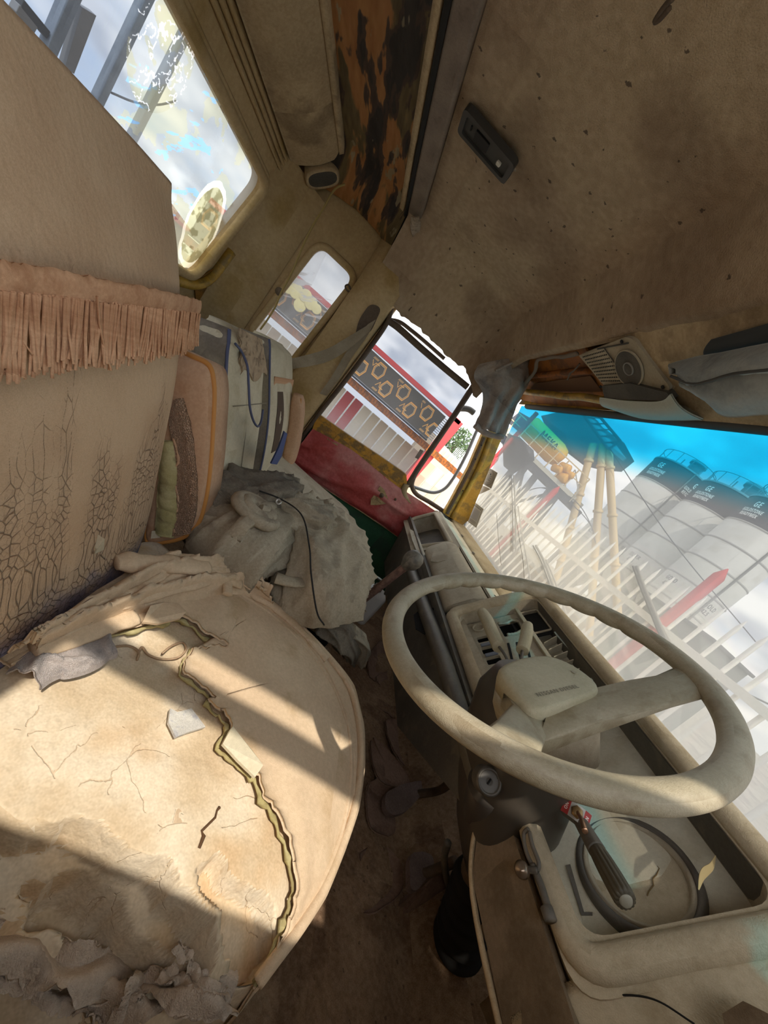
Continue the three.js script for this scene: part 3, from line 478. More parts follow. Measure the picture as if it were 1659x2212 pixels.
// interior lamp on the ceiling
{
  const t = thing('ceiling_lamp', 'black rectangular ceiling lamp without its lens', 'lamp'); const y = ROOF - .012;
  const c = Py(1056, 311, y), ux = Py(1112, 338, y).sub(Py(1024, 235, y)).normalize(), uz = V(-ux.z, 0, ux.x), Mx = (o) => frame(c.clone().add(V(0, o, 0)), ux, V(0, 1, 0), uz);
  const Mb = mat('black plastic', { color: 0x393733, rough: .45 });
  const ring = roundPoly([[-.078, -.038], [.078, -.038], [.078, .038], [-.078, .038]].map(([a, b]) => V(a, 0, b)), .014, 5), hole = roundPoly([[-.066, -.027], [.066, -.027], [.066, .027], [-.066, .027]].map(([a, b]) => V(a, 0, b)), .008, 5);
  part(t, 'frame', place(slab(ring, V(0, -.016, 0), [hole]), Mx(.004)), Mb);
  part(t, 'back_plate', place(rbox(.136, .004, .058, .001), Mx(-.004)), mat('dark grey plate', { color: 0x44423d, rough: .6 }));
  part(t, 'bulb_well', place(rbox(.040, .004, .030, .001), frame(c.clone().add(V(-.016 * ux.x, -.008, -.016 * ux.z)), ux, V(0, 1, 0), uz)), mat('black well', { color: 0x12110f, rough: .6 }));
  part(t, 'broken_switch', place(rbox(.012, .008, .012, .003), frame(Py(1077, 353, y - .008), ux, V(0, 1, 0), uz)), mat('white plastic', { color: 0xd8cfc0, rough: .6 }));
  part(t, 'plate_slot', place(rbox(.004, .003, .014, .001), frame(Py(1018, 277, y - .008), ux, V(0, 1, 0), uz)), mat('black slot', { color: 0x12110f }));
  for (const [a, b] of [[1094, 377], [1104, 371], [1112, 366]]) part(t, 'paint_chip', place(rbox(.007, .003, .006, .001), frame(Py(a, b, y), ux, V(0, 1, 0), uz)), mat('pale chip', { color: 0xa89a84 }));
  rebase(t);
}
// pale flap of tape at the end of the roof strip, a hook of wire at the top
{
  const p = struct('tape', grid(6, 14, (u, v) => { const a = Py(893, 462, .565), b = Py(912, 458, .565), c = Pz(894, 540, -1.70), d = Pz(908, 520, -1.70); const q = lerp3(lerp3(a, b, u), lerp3(c, d, u), v); q.y -= .006 * Math.sin(v * 7 + u * 2) + .01; return q; }, { thick: .002 }), mat('dusty pale tape', { map: rep(mottle(0x9c8c7c, 0xb0a08e, { c: 0x6e6254, cover: .6, freq: 8, grain: 12, seed: 131 }), 8), rough: 1 }));
  p.userData = { label: 'ragged pale tape flap at the end of the roof strip', category: 'tape' }; p.name = 'tape_flap'; rebase(p);
  solo('wire_hook', tube([[1455, -5], [1440, 8], [1424, 30], [1416, 45], [1426, 40], [1446, 18]].map(([a, b]) => Py(a, b, .585)), .0035, { rad: 6 }), Mdark, 'bent wire hook sticking out of the ceiling liner', 'hook');
}
// string that hangs from the duct to the passenger seat
{
  const m = mat('yellow cord', { color: 0x9c854e, rough: .9 });
  solo('cord', tube([[745, 398], [728, 405], [715, 420], [700, 448], [680, 480], [655, 530], [630, 590], [606, 635], [596, 660], [578, 690], [562, 712]].map(([a, b], i) => Pz(a, b, mix(-1.50, -1.45, i / 10))), .0032, { rad: 6 }), m, 'yellow cord hanging from the duct outlet down to the passenger seat', 'cord');
}
// seat belt webbing across the left pillar
{
  const m = mat('grey webbing', { map: rep(mottle(0x8e7e66, 0x9c8c74, { freq: 5, grain: 10, seed: 141 }), 6), rough: .95 });
  const t = thing('seat_belt', 'grey seat belt webbing drooping from the door pillar behind the passenger seat', 'seat belt');
  const strap = (top, bot, z0, z1) => grid(30, 4, (u, v) => { const a = curve(top.map(([x, y], i) => Pz(x, y, mix(z0, z1, i / (top.length - 1))))).getPoint(u), b = curve(bot.map(([x, y], i) => Pz(x, y, mix(z0, z1, i / (bot.length - 1))))).getPoint(u); return lerp3(a, b, v); }, { thick: .002 });
  part(t, 'webbing', strap([[628, 775], [670, 765], [710, 752], [745, 732], [790, 705]], [[630, 797], [675, 790], [715, 778], [752, 755], [800, 715]], -1.62, -1.72), m);
  part(t, 'webbing', strap([[795, 700], [770, 728], [745, 765], [715, 815], [690, 850]], [[812, 690], [792, 728], [762, 770], [735, 815], [705, 855]], -1.72, -1.73), m);
  rebase(t);
}
// ---------------------------------------------------------------- driver's seat
const dusty = (name, a, b, c, seed, o = {}) => mat(name, { map: rep(mottle(a, b, { c, cover: .6, freq: 4, grain: 11, seed }), o.s ?? 3), rough: o.rough ?? .9, bump: rep(o.bump ?? Bmid, o.bf ?? 5), bs: o.bs ?? .0007 });
const Mvinyl = dusty('dusty beige vinyl', 0xcfb392, 0xdac09e, 0xbea07a, 201, { bump: Bgrain, bf: 10, bs: .0003 });
const Mfoam = mat('weathered seat foam', { map: tex(1024, 1024, (u, v) => { const k = fbm(u * 7, v * 7, 6, 7, 205), m = fbm(u * 4 + 2, v * 4, 4, 4, 206); let q = mix3([202, 178, 144], [222, 204, 176], ss(.3, .7, k)); q = mix3(q, [198, 160, 116], ss(.55, .75, m) * .6); const [e] = voro(u * 9 + 1.6 * k, v * 9 + 1.6 * m, 9); if (e < .012 && k > .56) q = mix3(q, [160, 120, 84], .35); const g = (vn(u * 256, v * 256, 256, 2) - .5) * 16; return [q[0] + g, q[1] + g, q[2] + g]; }), rough: 1, bump: tex(1024, 1024, (u, v) => { const k = fbm(u * 7, v * 7, 6, 7, 205), m = fbm(u * 4 + 2, v * 4, 4, 4, 206), [e] = voro(u * 9 + 1.6 * k, v * 9 + 1.6 * m, 9); return .62 * k + .22 * fbm(u * 64, v * 64, 3, 64, 3) + (e < .018 && k > .56 ? -.12 : 0); }), bs: .005 });
Mfoam.map.repeat.set(2.2, 2.2); Mfoam.bumpMap.repeat.set(2.2, 2.2);
const Mfoamdark = dusty('grey brown old foam', 0xa68a6c, 0xb99c7c, 0x8b7058, 211, { bs: .004 });
const MfoamEdge = dusty('olive foam edge', 0xa89a66, 0xb8ab7c, 0x80724c, 212, { s: 8, bs: .002 });
const Mblue = mat('blue vinyl piping', { color: 0x50546e, rough: .6 });
const Mfringe = mat('dusty terracotta fringe', { map: rep(mottle(0xc4946e, 0xd0a27c, { c: 0xae7c58, cover: .55, freq: 8, grain: 14, seed: 215 }), 6), rough: 1 });
const Mcream = dusty('cream seat vinyl', 0xcdbfa0, 0xd6c9ac, 0xbcab88, 217, { bs: .0004 });
const Mgreyside = dusty('grey seat side vinyl', 0x85796b, 0x92866f, 0x6f6354, 218, { bs: .0004 });
const Mpassenger = dusty('pale grey seat vinyl', 0xb9ac94, 0xc6baa2, 0xa79a82, 219, { bs: .0004 });
const Morange = mat('orange piping', { color: 0xc98a45, rough: .7 });
const MarmSkin = dusty('salmon beige vinyl', 0xc39a78, 0xcda684, 0xb5855f, 221, { bs: .0004 });

// a cushion built from superellipse rings: prof(v) -> {front: V(x,y,0), T, W, zc}
function cushion(prof, { n = 60, m = 64, e = 3, lump = .004, f = 7, seed = 1, uvs } = {}) {
  const rings = []; for (let i = 0; i <= n; i++) {
    const p = prof(i / n), ring = []; for (let j = 0; j < m; j++) {
      const a = j / m * 2 * Math.PI, c = Math.cos(a), s = Math.sin(a), d = Math.sign(c) * Math.pow(Math.abs(c), 2 / e) * p.T, w = Math.sign(s) * Math.pow(Math.abs(s), 2 / e) * p.W;
      const q = p.c.clone().addScaledVector(p.d, d); q.z = p.zc + w; const l = lump * (f3(q.x * f + seed, q.y * f, q.z * f) - .5); q.addScaledVector(p.d, l * 2); ring.push(q);
    } rings.push(ring);
  }
  return loft(rings, { uv: uvs });
}
const seat = thing('driver_seat', 'large dusty beige driver seat with cracked backrest, terracotta fringe and torn foam cushion', 'seat');
const backFront = curve([V(-.115, -.62, 0), V(-.128, -.53, 0), V(-.152, -.42, 0), V(-.20, -.28, 0), V(-.262, -.13, 0), V(-.330, -.022, 0), V(-.382, .046, 0)]);
{
  const sz = [.74, .68];
  // texture across (z) and up the backrest: cracked and scuffed to the blue near the seat
  const field = (u, v) => { // u 0 at the far left edge .. 1 right, v 0 bottom .. 1 top
    const wv = fbm(u * 8, v * 8, 4, 0, 231) * .8, lean = .25 * fbm(u * 3, 2, 3, 0, 232), mask = ss(.64, .34, v + (fbm(u * 20, v * 2.5, 3, 0, 233) - .5) * .62 + .22 * Math.abs(u - .40)), str = mix(1, .30, ss(.26, .56, v));
    const [e] = voro(u * 70 + wv * 2.4, (v + lean * .02) * 74 * str + wv * 2, 0), [e2] = voro(u * 120 + wv, v * 122 * str + wv, 0);
    const th = .085 * mask; return [mask, Math.min(e / (th + .001), 1.6), mask > .5 ? Math.min(e2 / .08, 1.4) : 1.4];
  };
  const map = tex(1536, 1536, (u, v) => {
    const k = fbm(u * 7, v * 7, 5, 0, 235), [mk, e, e2] = field(u, v); let q = mix3([196, 162, 126], [208, 176, 140], ss(.3, .7, k));
    q = mix3(q, [192, 160, 128], mk * .5); if (mk > .04 && e < .5) q = mix3(q, [146, 116, 92], mk * .5 * (1 - e * 1.6)); if (e2 < .5) q = mix3(q, [160, 130, 104], (mk - .5) * .6 * (1 - e2));
    const bl = ss(.275, .17, v + (fbm(u * 26, v * 26, 4, 0, 236) - .5) * .10 + .03 * Math.sin(u * 9) - .04 * ss(.40, .15, u)); q = mix3(q, [86, 88, 130], bl * .72);
    const g = (hash((u * 1024) | 0, (v * 1024) | 0, 3) - .5) * 14; return [q[0] + g, q[1] + g, q[2] + g];
  }, { wrap: false });
  const bmp = tex(1536, 1536, (u, v) => { const [mk, e, e2] = field(u, v); return .6 + (mk > .02 ? mk * (Math.min(e, 1) - .6) * .6 : 0) + (e2 < 1 ? (e2 - .8) * .12 : 0) + (fbm(u * 120, v * 120, 2, 0, 8) - .5) * .10; }, { wrap: false });
  const m = mat('cracked beige vinyl', { map, rough: .92, bump: bmp, bs: .008 });
  const tA = V(-.28, .62, 0).normalize();
  const g = cushion(v => {
    const top = Math.pow(ss(.88, 1, v), 1.8), bot = Math.pow(ss(.06, 0, v), 2), F = backFront.getPoint(clamp(v * .985)), T = .068 * (1 - .86 * top) * (1 - .5 * bot), d = V(.93, .33, 0).normalize();
    return { c: F.clone().addScaledVector(d, -T), d, T, W: (.270 + .018 * ss(.6, .95, v)) * (1 - .24 * Math.pow(ss(.86, 1, v), 2.4)) * (1 - .05 * bot), zc: -.408 };
  }, { n: 90, m: 120, e: 2.7, lump: .006, f: 6, uvs: p => [(p.z + .74) / .62, (p.y + .62) / .66] });
  const b = part(seat, 'backrest', g, m, 'backrest in cracked dusty vinyl, blue showing at its foot');
  // fringe: a woven band with hanging threads
  const fl = curve([Px(-260, 520, -.262), Px(-100, 540, -.262), Px(0, 562, -.262), Px(110, 580, -.262), Px(220, 602, -.262), Px(330, 624, -.268), Px(400, 640, -.29), Px(430, 650, -.325)].map(p => p.clone().multiplyScalar(.975)));
  part(b, 'fringe_band', grid(80, 5, (u, v) => { const p = fl.getPoint(u); p.y -= v * .020; p.x += v * .006 + .002 * Math.sin(v * 3.1) + .0022 * (vn(u * 160, v * 4) - .5); return p; }, { thick: .004 }), Mfringe, 'terracotta woven band');
  const th = []; const r = rng(11); for (let i = 0; i < 340; i++) {
    const u = clamp((i + r() * 2.4) / 340, 0, .999), p = fl.getPoint(u); p.y -= .016; p.x += .008 + r() * .005; const L = .050 + .014 * r() - .008 * u, sway = (r() - .5) * .012;
    if (r() < .04) continue; th.push(tube([p, add(p, V(.011, -L * .5, sway * .4)), add(p, V(.018 + .007 * r(), -L, sway))], .0013 + .0006 * r(), { rad: 4, seg: 4 }));
  }
  const fr = part(b, 'fringe_threads', join(th), Mfringe, 'hanging terracotta threads'); fr.userData.kind = 'stuff';
  part(b, 'loose_thread', tube([Px(210, 640, -.238), Px(216, 705, -.232), Px(228, 760, -.225), Px(240, 800, -.218)], .0013, { rad: 4 }), Mfringe);
  part(b, 'loose_thread', tube([Px(40, 710, -.24), Px(52, 740, -.23), Px(70, 765, -.225)], .0009, { rad: 4 }), Mfringe);
  // tear at the foot of the backrest
  part(b, 'backrest_tear', slab(X([[226, 1164], [210, 1186], [196, 1215], [188, 1245], [200, 1248], [212, 1222], [224, 1195]], -.1585), V(-.02, 0, 0)), Mcream, 'slit in the backrest with pale foam');
}
// folded armrest on its left side, torn open along the inner edge
{
  const z = -.735; let a;
  const px = [[368, 757], [420, 772], [452, 790], [462, 830], [460, 920], [454, 1010], [444, 1080], [428, 1130], [400, 1158], [360, 1170], [322, 1171], [326, 1100], [340, 1000], [352, 880]];
  const out = Z(px, z), oc = curve(out, true), N = 90, P = oc.getPoints(N).slice(0, N), cen = Pz(405, 970, z);
  const dome = (s, hh) => P.map(p => { const q = lerp3(cen, p, s); q.z = z + hh; return q; });
  a = part(seat, 'armrest', loft([dome(1, -.075), dome(1.02, -.04), dome(1.01, -.008), dome(.97, .008), dome(.9, .014), dome(.75, .018), dome(.5, .02), dome(.25, .02)], { caps: true }), MarmSkin, 'salmon coloured folded armrest, torn open to yellow foam');
  part(a, 'piping', tube(P.map(p => p.clone().add(V(0, 0, .001))), .0052, { closed: true, rad: 8, straight: true }), Morange, 'orange piping');
  // lengthwise tear: wrinkled strip and foam
  part(a, 'exposed_foam', grid(40, 6, (u, v) => { const l = curve(Z([[358, 950], [356, 1010], [352, 1060], [350, 1100], [346, 1150]], z + .018)).getPoint(u), r = curve(Z([[372, 950], [382, 1000], [382, 1050], [384, 1100], [372, 1155]], z + .018)).getPoint(u); const p = lerp3(l, r, v); p.z += .008 * Math.sin(v * Math.PI) + .008 * (f3(p.x * 90, p.y * 90, 1) - .5); return p; }, { thick: -.01 }), MfoamEdge, 'yellow green foam in the tear');
  const crk = mat('shrivelled vinyl', { map: tex(512, 512, (u, v) => { const w = fbm(u * 6, v * 6, 3, 0, 4), [e] = voro(u * 18 + w, v * 64 + w, 0); return e < .05 ? [176, 138, 110] : mix3([196, 152, 120], [208, 172, 142], w); }, { wrap: false }), bump: tex(512, 512, (u, v) => { const w = fbm(u * 6, v * 6, 3, 0, 4), [e] = voro(u * 18 + w, v * 64 + w, 0); return clamp(e * 2.2); }, { wrap: false }), bs: .006, rough: .9 });
  part(a, 'shrivelled_strip', grid(50, 12, (u, v) => { const l = curve(Z([[364, 870], [374, 940], [385, 1000], [384, 1060], [386, 1100], [374, 1156]], z + .020)).getPoint(u), r = curve(Z([[392, 860], [412, 930], [420, 1000], [424, 1060], [420, 1110], [408, 1150]], z + .0215)).getPoint(u); const p = lerp3(l, r, v); p.z += .004 * (f3(p.x * 120, p.y * 120, 3)) - .006 * ss(.8, 1, v); return p; }, { thick: -.006, uv: (u, v) => [v, u] }), crk, 'shrivelled cracked strip beside the tear');
  part(a, 'torn_lip', tube(Z([[374, 940], [386, 1000], [372, 1010], [362, 1018], [383, 1060], [384, 1100], [372, 1118], [378, 1150]], z + .026), t => .0024 + .0018 * vn(t * 40, 2), { rad: 6 }), MarmSkin);
  part(a, 'bottom_edge', slab(Z([[330, 1146], [350, 1146], [348, 1160], [328, 1162]], z + .02), V(0, 0, .004)), Mcream);
}
// cushion: foam body, torn vinyl cover, piping, rags
const seatOut = (() => {
  const px = Y([[330, 1195], [430, 1215], [520, 1262], [610, 1318], [695, 1392], [765, 1476], [788, 1560], [791, 1650], [778, 1750], [748, 1840], [705, 1940], [655, 2015], [605, 2080], [560, 2128], [470, 2150]], -.545);
  return curve([...px, V(.20, -.545, -.165), V(.08, -.545, -.15), V(-.08, -.545, -.155), V(-.18, -.545, -.20), V(-.215, -.545, -.34), V(-.215, -.545, -.50), V(-.20, -.545, -.66), V(-.17, -.545, -.745)], true);
})();
const SC = V(.11, 0, -.46), OUTN = 360, outR = []; // polar table of the outline
{ const P = seatOut.getPoints(1500); const bins = new Array(OUTN).fill(0); for (const p of P) { const a = Math.atan2(p.z - SC.z, p.x - SC.x), k = ((Math.round(a / (2 * Math.PI) * OUTN) % OUTN) + OUTN) % OUTN; bins[k] = Math.max(bins[k], Math.hypot(p.x - SC.x, p.z - SC.z)); } for (let k = 0; k < OUTN; k++) { let i = k; while (!bins[i]) i = (i + 1) % OUTN; outR.push(bins[i]); } }
const outAt = a => { const t = ((a / (2 * Math.PI) * OUTN) % OUTN + OUTN) % OUTN, i = Math.floor(t); return mix(outR[i % OUTN], outR[(i + 1) % OUTN], t - i); };
const seatS = (x, z) => Math.hypot(x - SC.x, z - SC.z) / outAt(Math.atan2(z - SC.z, x - SC.x));
const seatH = (x, z) => { const s = Math.min(seatS(x, z), 1.0); return -.492 - .062 * (1 - Math.sqrt(Math.max(0, 1 - Math.pow(s, 5)))) - .016 * ss(.2, .45, x) + .012 * ss(.05, -.2, x) + .008 * (f3(x * 6, 2, z * 6) - .5); };
const onSeat = (px, py, o = 0) => { let y = -.50, p; for (let i = 0; i < 6; i++) { p = Py(px, py, y); y = mix(y, seatH(p.x, p.z) + o, .8); } p = Py(px, py, y); return p; };
const inPoly = (x, z, P) => { let c = false; for (let i = 0, j = P.length - 1; i < P.length; j = i++) if ((P[i].z > z) !== (P[j].z > z) && x < (P[j].x - P[i].x) * (z - P[i].z) / (P[j].z - P[i].z) + P[i].x) c = !c; return c; };
const distPoly = (x, z, P) => { let d = 9; for (let i = 0, j = P.length - 1; i < P.length; j = i++) { const ax = P[j].x, az = P[j].z, bx = P[i].x - ax, bz = P[i].z - az, t = clamp(((x - ax) * bx + (z - az) * bz) / (bx * bx + bz * bz + 1e-12)); d = Math.min(d, Math.hypot(x - ax - t * bx, z - az - t * bz)); } return inPoly(x, z, P) ? d : -d; };
{
  const pit1 = [...[[-160, 1700], [60, 1756], [140, 1776], [210, 1792], [252, 1800], [300, 1815], [345, 1830], [395, 1880], [440, 1935], [470, 1990], [476, 2050], [455, 2120], [470, 2150]].map(([a, b]) => onSeat(a, b)), V(.25, 0, -.05), V(-.3, 0, -.05)];
  const pit2 = [[120, 1852], [180, 1838], [230, 1836], [275, 1850], [320, 1890], [352, 1945], [392, 1990], [408, 2040], [380, 2075], [335, 2042], [300, 1990], [258, 1962], [205, 1925], [150, 1890]].map(([a, b]) => onSeat(a, b));
  const ledge = [[420, 1840], [480, 1862], [540, 1905], [600, 1960], [600, 2050], [560, 2120], [520, 2110], [500, 2040], [478, 1960], [440, 1890]].map(([a, b]) => onSeat(a, b));
  const foamY = (x, z) => {
    const w = .030 * (f3(x * 20, 3, z * 20) - .5), q = .014 * (f3(x * 70, 5, z * 70) - .5);
    let y = seatH(x, z) - .010 + .007 * (f3(x * 11, 9, z * 11) - .5) + .003 * (f3(x * 40, 4, z * 40) - .5);
    y -= .042 * ss(-.002, .006, distPoly(x, z, pit1) + w + q) + .075 * ss(.0, .12, distPoly(x, z, pit1) + w);
    y -= .048 * ss(-.002, .008, distPoly(x, z, pit2) + w * .7 + q); y -= .026 * ss(-.001, .005, distPoly(x, z, ledge) + w + q);
    return y;
  };
  const pos = [], idx = [], U = [], NA = 360, NR = 130, NS = 12;
  for (let i = 0; i <= NR + NS; i++) for (let j = 0; j < NA; j++) {
    const a = j / NA * 2 * Math.PI, s = Math.min(1, i / NR), R = outAt(a), x = SC.x + Math.cos(a) * R * s, z = SC.z + Math.sin(a) * R * s, k = Math.max(0, (i - NR) / NS);
    const b = 1 + .05 * Math.sin(k * Math.PI) - .06 * k, y = foamY(x, z) - .17 * k - (k > 0 ? .006 * f3(x * 40, k * 5, z * 40) : 0);
    pos.push(SC.x + (x - SC.x) * (i > NR ? b : 1), y, SC.z + (z - SC.z) * (i > NR ? b : 1)); U.push(pos[pos.length - 3] + (k * .2), pos[pos.length - 1]);
  }
  for (let i = 0; i < NR + NS; i++) for (let j = 0; j < NA; j++) { const p = i * NA + j, q = i * NA + (j + 1) % NA; idx.push(p, q, q + NA, p, q + NA, p + NA); }
  const body = part(seat, 'cushion_foam', meshOf(pos, idx), Mfoam, 'crumbling beige foam of the seat cushion');
  // vinyl cover left round the rear, far and front sides
  const inner = [[20, 1452], [90, 1412], [150, 1392], [215, 1380], [262, 1366], [330, 1350], [388, 1336], [425, 1358], [452, 1384], [486, 1398], [446, 1402], [408, 1404], [397, 1425], [391, 1456], [420, 1480], [462, 1510], [444, 1520], [470, 1540], [494, 1566], [488, 1590], [474, 1614], [500, 1640], [553, 1684], [566, 1722], [598, 1772], [612, 1815], [626, 1860], [633, 1915], [626, 1970], [606, 2020], [580, 2072], [556, 2125]];
  const outer = [[-20, 1420], [60, 1368], [180, 1295], [330, 1205], [430, 1222], [525, 1270], [615, 1328], [698, 1402], [762, 1482], [783, 1565], [785, 1650], [772, 1745], [742, 1834], [700, 1934], [652, 2008], [603, 2072], [556, 2126]];
  const NI = 260, NM = 26, I = resample(inner.map(([a, b]) => onSeat(a, b, .004)), NI), O = resample(outer.map(([a, b]) => onSeat(a, b, .004)), NI);
  I.forEach((p, i) => { p.x += .006 * (vn(i * .55, 3) - .5); p.z += .006 * (vn(i * .55, 7) - .5); });
  const coverP = (i, v) => { const p = lerp3(I[i], O[i], v); p.y = seatH(p.x, p.z) + .005 + .006 * Math.exp(-v * 14) * (.4 + vn(i * .15, 9)) - .002 * Math.sin(v * 20) * Math.exp(-v * 3); return p; };
  part(body, 'vinyl_cover', grid(NI - 1, NM, (u, v) => coverP(Math.round(u * (NI - 1)), v), { thick: -.004 }), Mvinyl, 'torn beige vinyl cover');
  part(body, 'cover_edge', tube(I.filter((_, i) => i % 2 === 0 && i > 8).map((p, i) => add(p, V(0, .002, 0)).setY(seatH(p.x, p.z) + .001)), t => .0016 + .0050 * Math.pow(vn(t * 70, 2), 2), { rad: 6, straight: true }), MfoamEdge, 'ragged olive foam edge along the tear');
  const skirt = []; for (let k = 0; k <= 8; k++) { const t = k / 8; skirt.push(resample(outer.slice(3).map(([a, b]) => onSeat(a, b, .004)), 200).map((p, i) => { const d = V(p.x - SC.x, 0, p.z - SC.z).normalize(); const q = p.clone().addScaledVector(d, .012 * Math.sin(t * 2.6) + .004 * Math.sin(i * .35) * t); q.y = seatH(p.x, p.z) + .005 - .13 * t * (1 - .25 * vn(i * .1, 4)) - .004 * vn(i * .6, k); return q; })); }
  part(body, 'cover_skirt', grid(199, 8, (u, v) => skirt[Math.round(v * 8)][Math.round(u * 199)], { thick: .003 }), Mvinyl, 'vinyl skirt hanging over the cushion edge');
  const welt = (px, r, o, name = 'welt') => part(body, name, tube(px.map(([a, b]) => onSeat(a, b, o)), r, { rad: 7 }), Mvinyl);
  welt([[470, 1232], [540, 1274], [620, 1330], [700, 1408], [757, 1490], [776, 1570], [778, 1660], [764, 1750], [735, 1835], [694, 1930], [646, 2006], [600, 2066], [556, 2124]], .0072, .013);
  welt([[500, 1262], [560, 1300], [640, 1364], [704, 1446], [742, 1530], [756, 1610], [756, 1690], [742, 1776], [714, 1860], [676, 1944], [636, 2006]], .0045, .008);
  welt([[520, 1285], [590, 1332], [660, 1402], [716, 1480], [746, 1560], [764, 1640], [762, 1720]], .0042, .007);
  // flaps and rags
  const flap = (px, o, m, label, curl = 0) => { const c = px.map(([a, b]) => onSeat(a, b, o)); part(body, 'torn_flap', slab(c.map((p, i) => add(p, V(0, curl * (i % 3 === 1 ? 1 : .3), 0))), V(0, -.004, 0)), m, label); };
  flap([[306, 1346], [318, 1318], [352, 1304], [384, 1306], [396, 1330], [388, 1338], [340, 1350]], .020, Mvinyl, 'loose vinyl flap', .01);
  flap([[478, 1610], [486, 1588], [500, 1572], [540, 1622], [558, 1664], [548, 1682], [510, 1645]], .018, mat('pale vinyl back', { map: Mcream.map, rough: .9 }), 'pale flap folded over at the tear', .012);
  flap([[364, 1560], [368, 1530], [384, 1538], [414, 1530], [444, 1570], [410, 1580], [380, 1592]], .008, mat('greyish lining cloth', { map: rep(mottle(0xc4beb4, 0xd2ccc0, { c: 0x9a98a0, cover: .62, freq: 8, grain: 16, seed: 241 }), 8), rough: 1, bump: rep(Bgrain, 20), bs: .0006 }), 'scrap of pale grey lining');
  part(body, 'rolled_flap', tube([[70, 1400], [130, 1385], [190, 1362], [250, 1345], [292, 1332]].map(([a, b]) => onSeat(a, b, .018)), t => .014 + .004 * vn(t * 8, 3), { rad: 10, flat: .5 }), Mvinyl, 'rolled flap of vinyl');
  part(body, 'foam_crack', tube([[430, 1832], [440, 1806], [436, 1795], [466, 1765], [470, 1750], [476, 1742]].map(([a, b]) => { const p = onSeat(a, b, -.009); p.y = foamY(p.x, p.z) + .0005; return p; }), t => .0022 * (.4 + vn(t * 14, 1)), { rad: 5, straight: true }), mat('foam crack', { color: 0x5b4028, rough: 1 }));
  const Mrag = dusty('grey torn lining rag', 0xb3a18e, 0xc2b09c, 0x8b7c6e, 245, { s: 6, bs: .0008, bump: Bgrain, bf: 14 });
  const foamAt = (a, b, o) => { let y = -.58; for (let k = 0; k < 8; k++) { const p = Py(a, b, y); y = mix(y, Math.max(foamY(p.x, p.z), -.66) + o, .6); } return Py(a, b, y); };
  const rag = (px, w, o, seed, ruff = .010) => { const c = curve(px.map(([a, b]) => foamAt(a, b, o))); part(body, 'rag', grid(90, 14, (u, v) => { const p = c.getPoint(u), t = c.getTangent(u), n = V(-t.z, .25, t.x).normalize(), k = (v - .5) * 2, W = w * (.65 + .6 * vn(u * 9, seed) + .35 * Math.abs(k) * (vn(u * 70, seed + 5 * Math.sign(k)) - .4)); p.addScaledVector(n, k * W); p.y += ruff * (Math.sin(v * 7 + 6 * vn(u * 6, seed + 3)) * .8 + .9 * (f3(u * 12, v * 3, seed) - .5)) + .004; return p; }, { thick: .0025 }), Mrag, 'frayed grey lining rag'); };
  rag([[-80, 2030], [40, 2060], [120, 2088], [200, 2106], [280, 2126], [360, 2142], [430, 2152], [500, 2158]], .016, .012, 3);
  rag([[-80, 2085], [60, 2120], [160, 2150], [240, 2160], [320, 2155], [400, 2158]], .014, .002, 8, .014);
  rag([[376, 2046], [400, 2080], [430, 2120], [462, 2148]], .0055, .016, 5, .004); rag([[340, 2108], [390, 2122], [440, 2142], [486, 2156]], .0055, .016, 2, .004);
  rag([[300, 2120], [280, 2150], [262, 2185], [240, 2230]], .009, .022, 6, .008);
  // crumpled cover bunched where cushion and backrest meet
  const bunch = (px, r, o, f) => part(body, 'bunched_cover', tube(px.map(([a, b]) => onSeat(a, b, o)), t => r * (.75 + .5 * vn(t * f, 2)), { rad: 14, flat: .55, seg: 60 }), Mvinyl, 'crumpled vinyl bunched at the back of the cushion');
  { const A = curve([[20, 1412], [100, 1362], [170, 1316], [250, 1262], [330, 1212], [400, 1200], [450, 1212], [500, 1244], [540, 1272]].map(([a, b]) => onSeat(a, b, .030))), B = curve([[70, 1420], [140, 1392], [220, 1362], [300, 1334], [380, 1312], [450, 1296], [520, 1290], [570, 1306], [590, 1318]].map(([a, b]) => onSeat(a, b, .004)));
    part(body, 'bunched_cover', grid(150, 44, (u, v) => { const p = lerp3(A.getPoint(u), B.getPoint(u), v), w = f3(p.x * 14, 3, p.z * 14), s = 1 - Math.abs(Math.sin(v * 8.2 + 5 * w + u * 2.2)), s2 = 1 - Math.abs(Math.sin(v * 17 - 7 * w + u * 5)); p.y += ss(0, .12, v) * ss(1, .82, v) * (.022 * Math.sin(v * 3.1) + .022 * s * s + .008 * s2 * s2) + .004 * (f3(p.x * 60, 5, p.z * 60) - .5); return p; }, { thick: .003 }), Mvinyl, 'crumpled vinyl bunched at the back of the cushion'); }
  bunch([[150, 1335], [230, 1312], [310, 1290], [400, 1268], [470, 1250], [520, 1262]], .011, .030, 14);
  bunch([[470, 1225], [488, 1250], [492, 1284]], .009, .030, 6);
  bunch([[380, 1226], [430, 1222], [470, 1232]], .012, .034, 9);
  bunch([[540, 1280], [600, 1318], [660, 1372], [706, 1425]], .011, .014, 12);
  bunch([[250, 1215], [330, 1215], [400, 1222], [450, 1225]], .018, .05, 8);
  // grey knitted rag lying on the foam and a twisted cord
  const k = thing('knitted_rag', 'pale grey knitted rag lying in the torn hollow of the driver seat', 'rag');
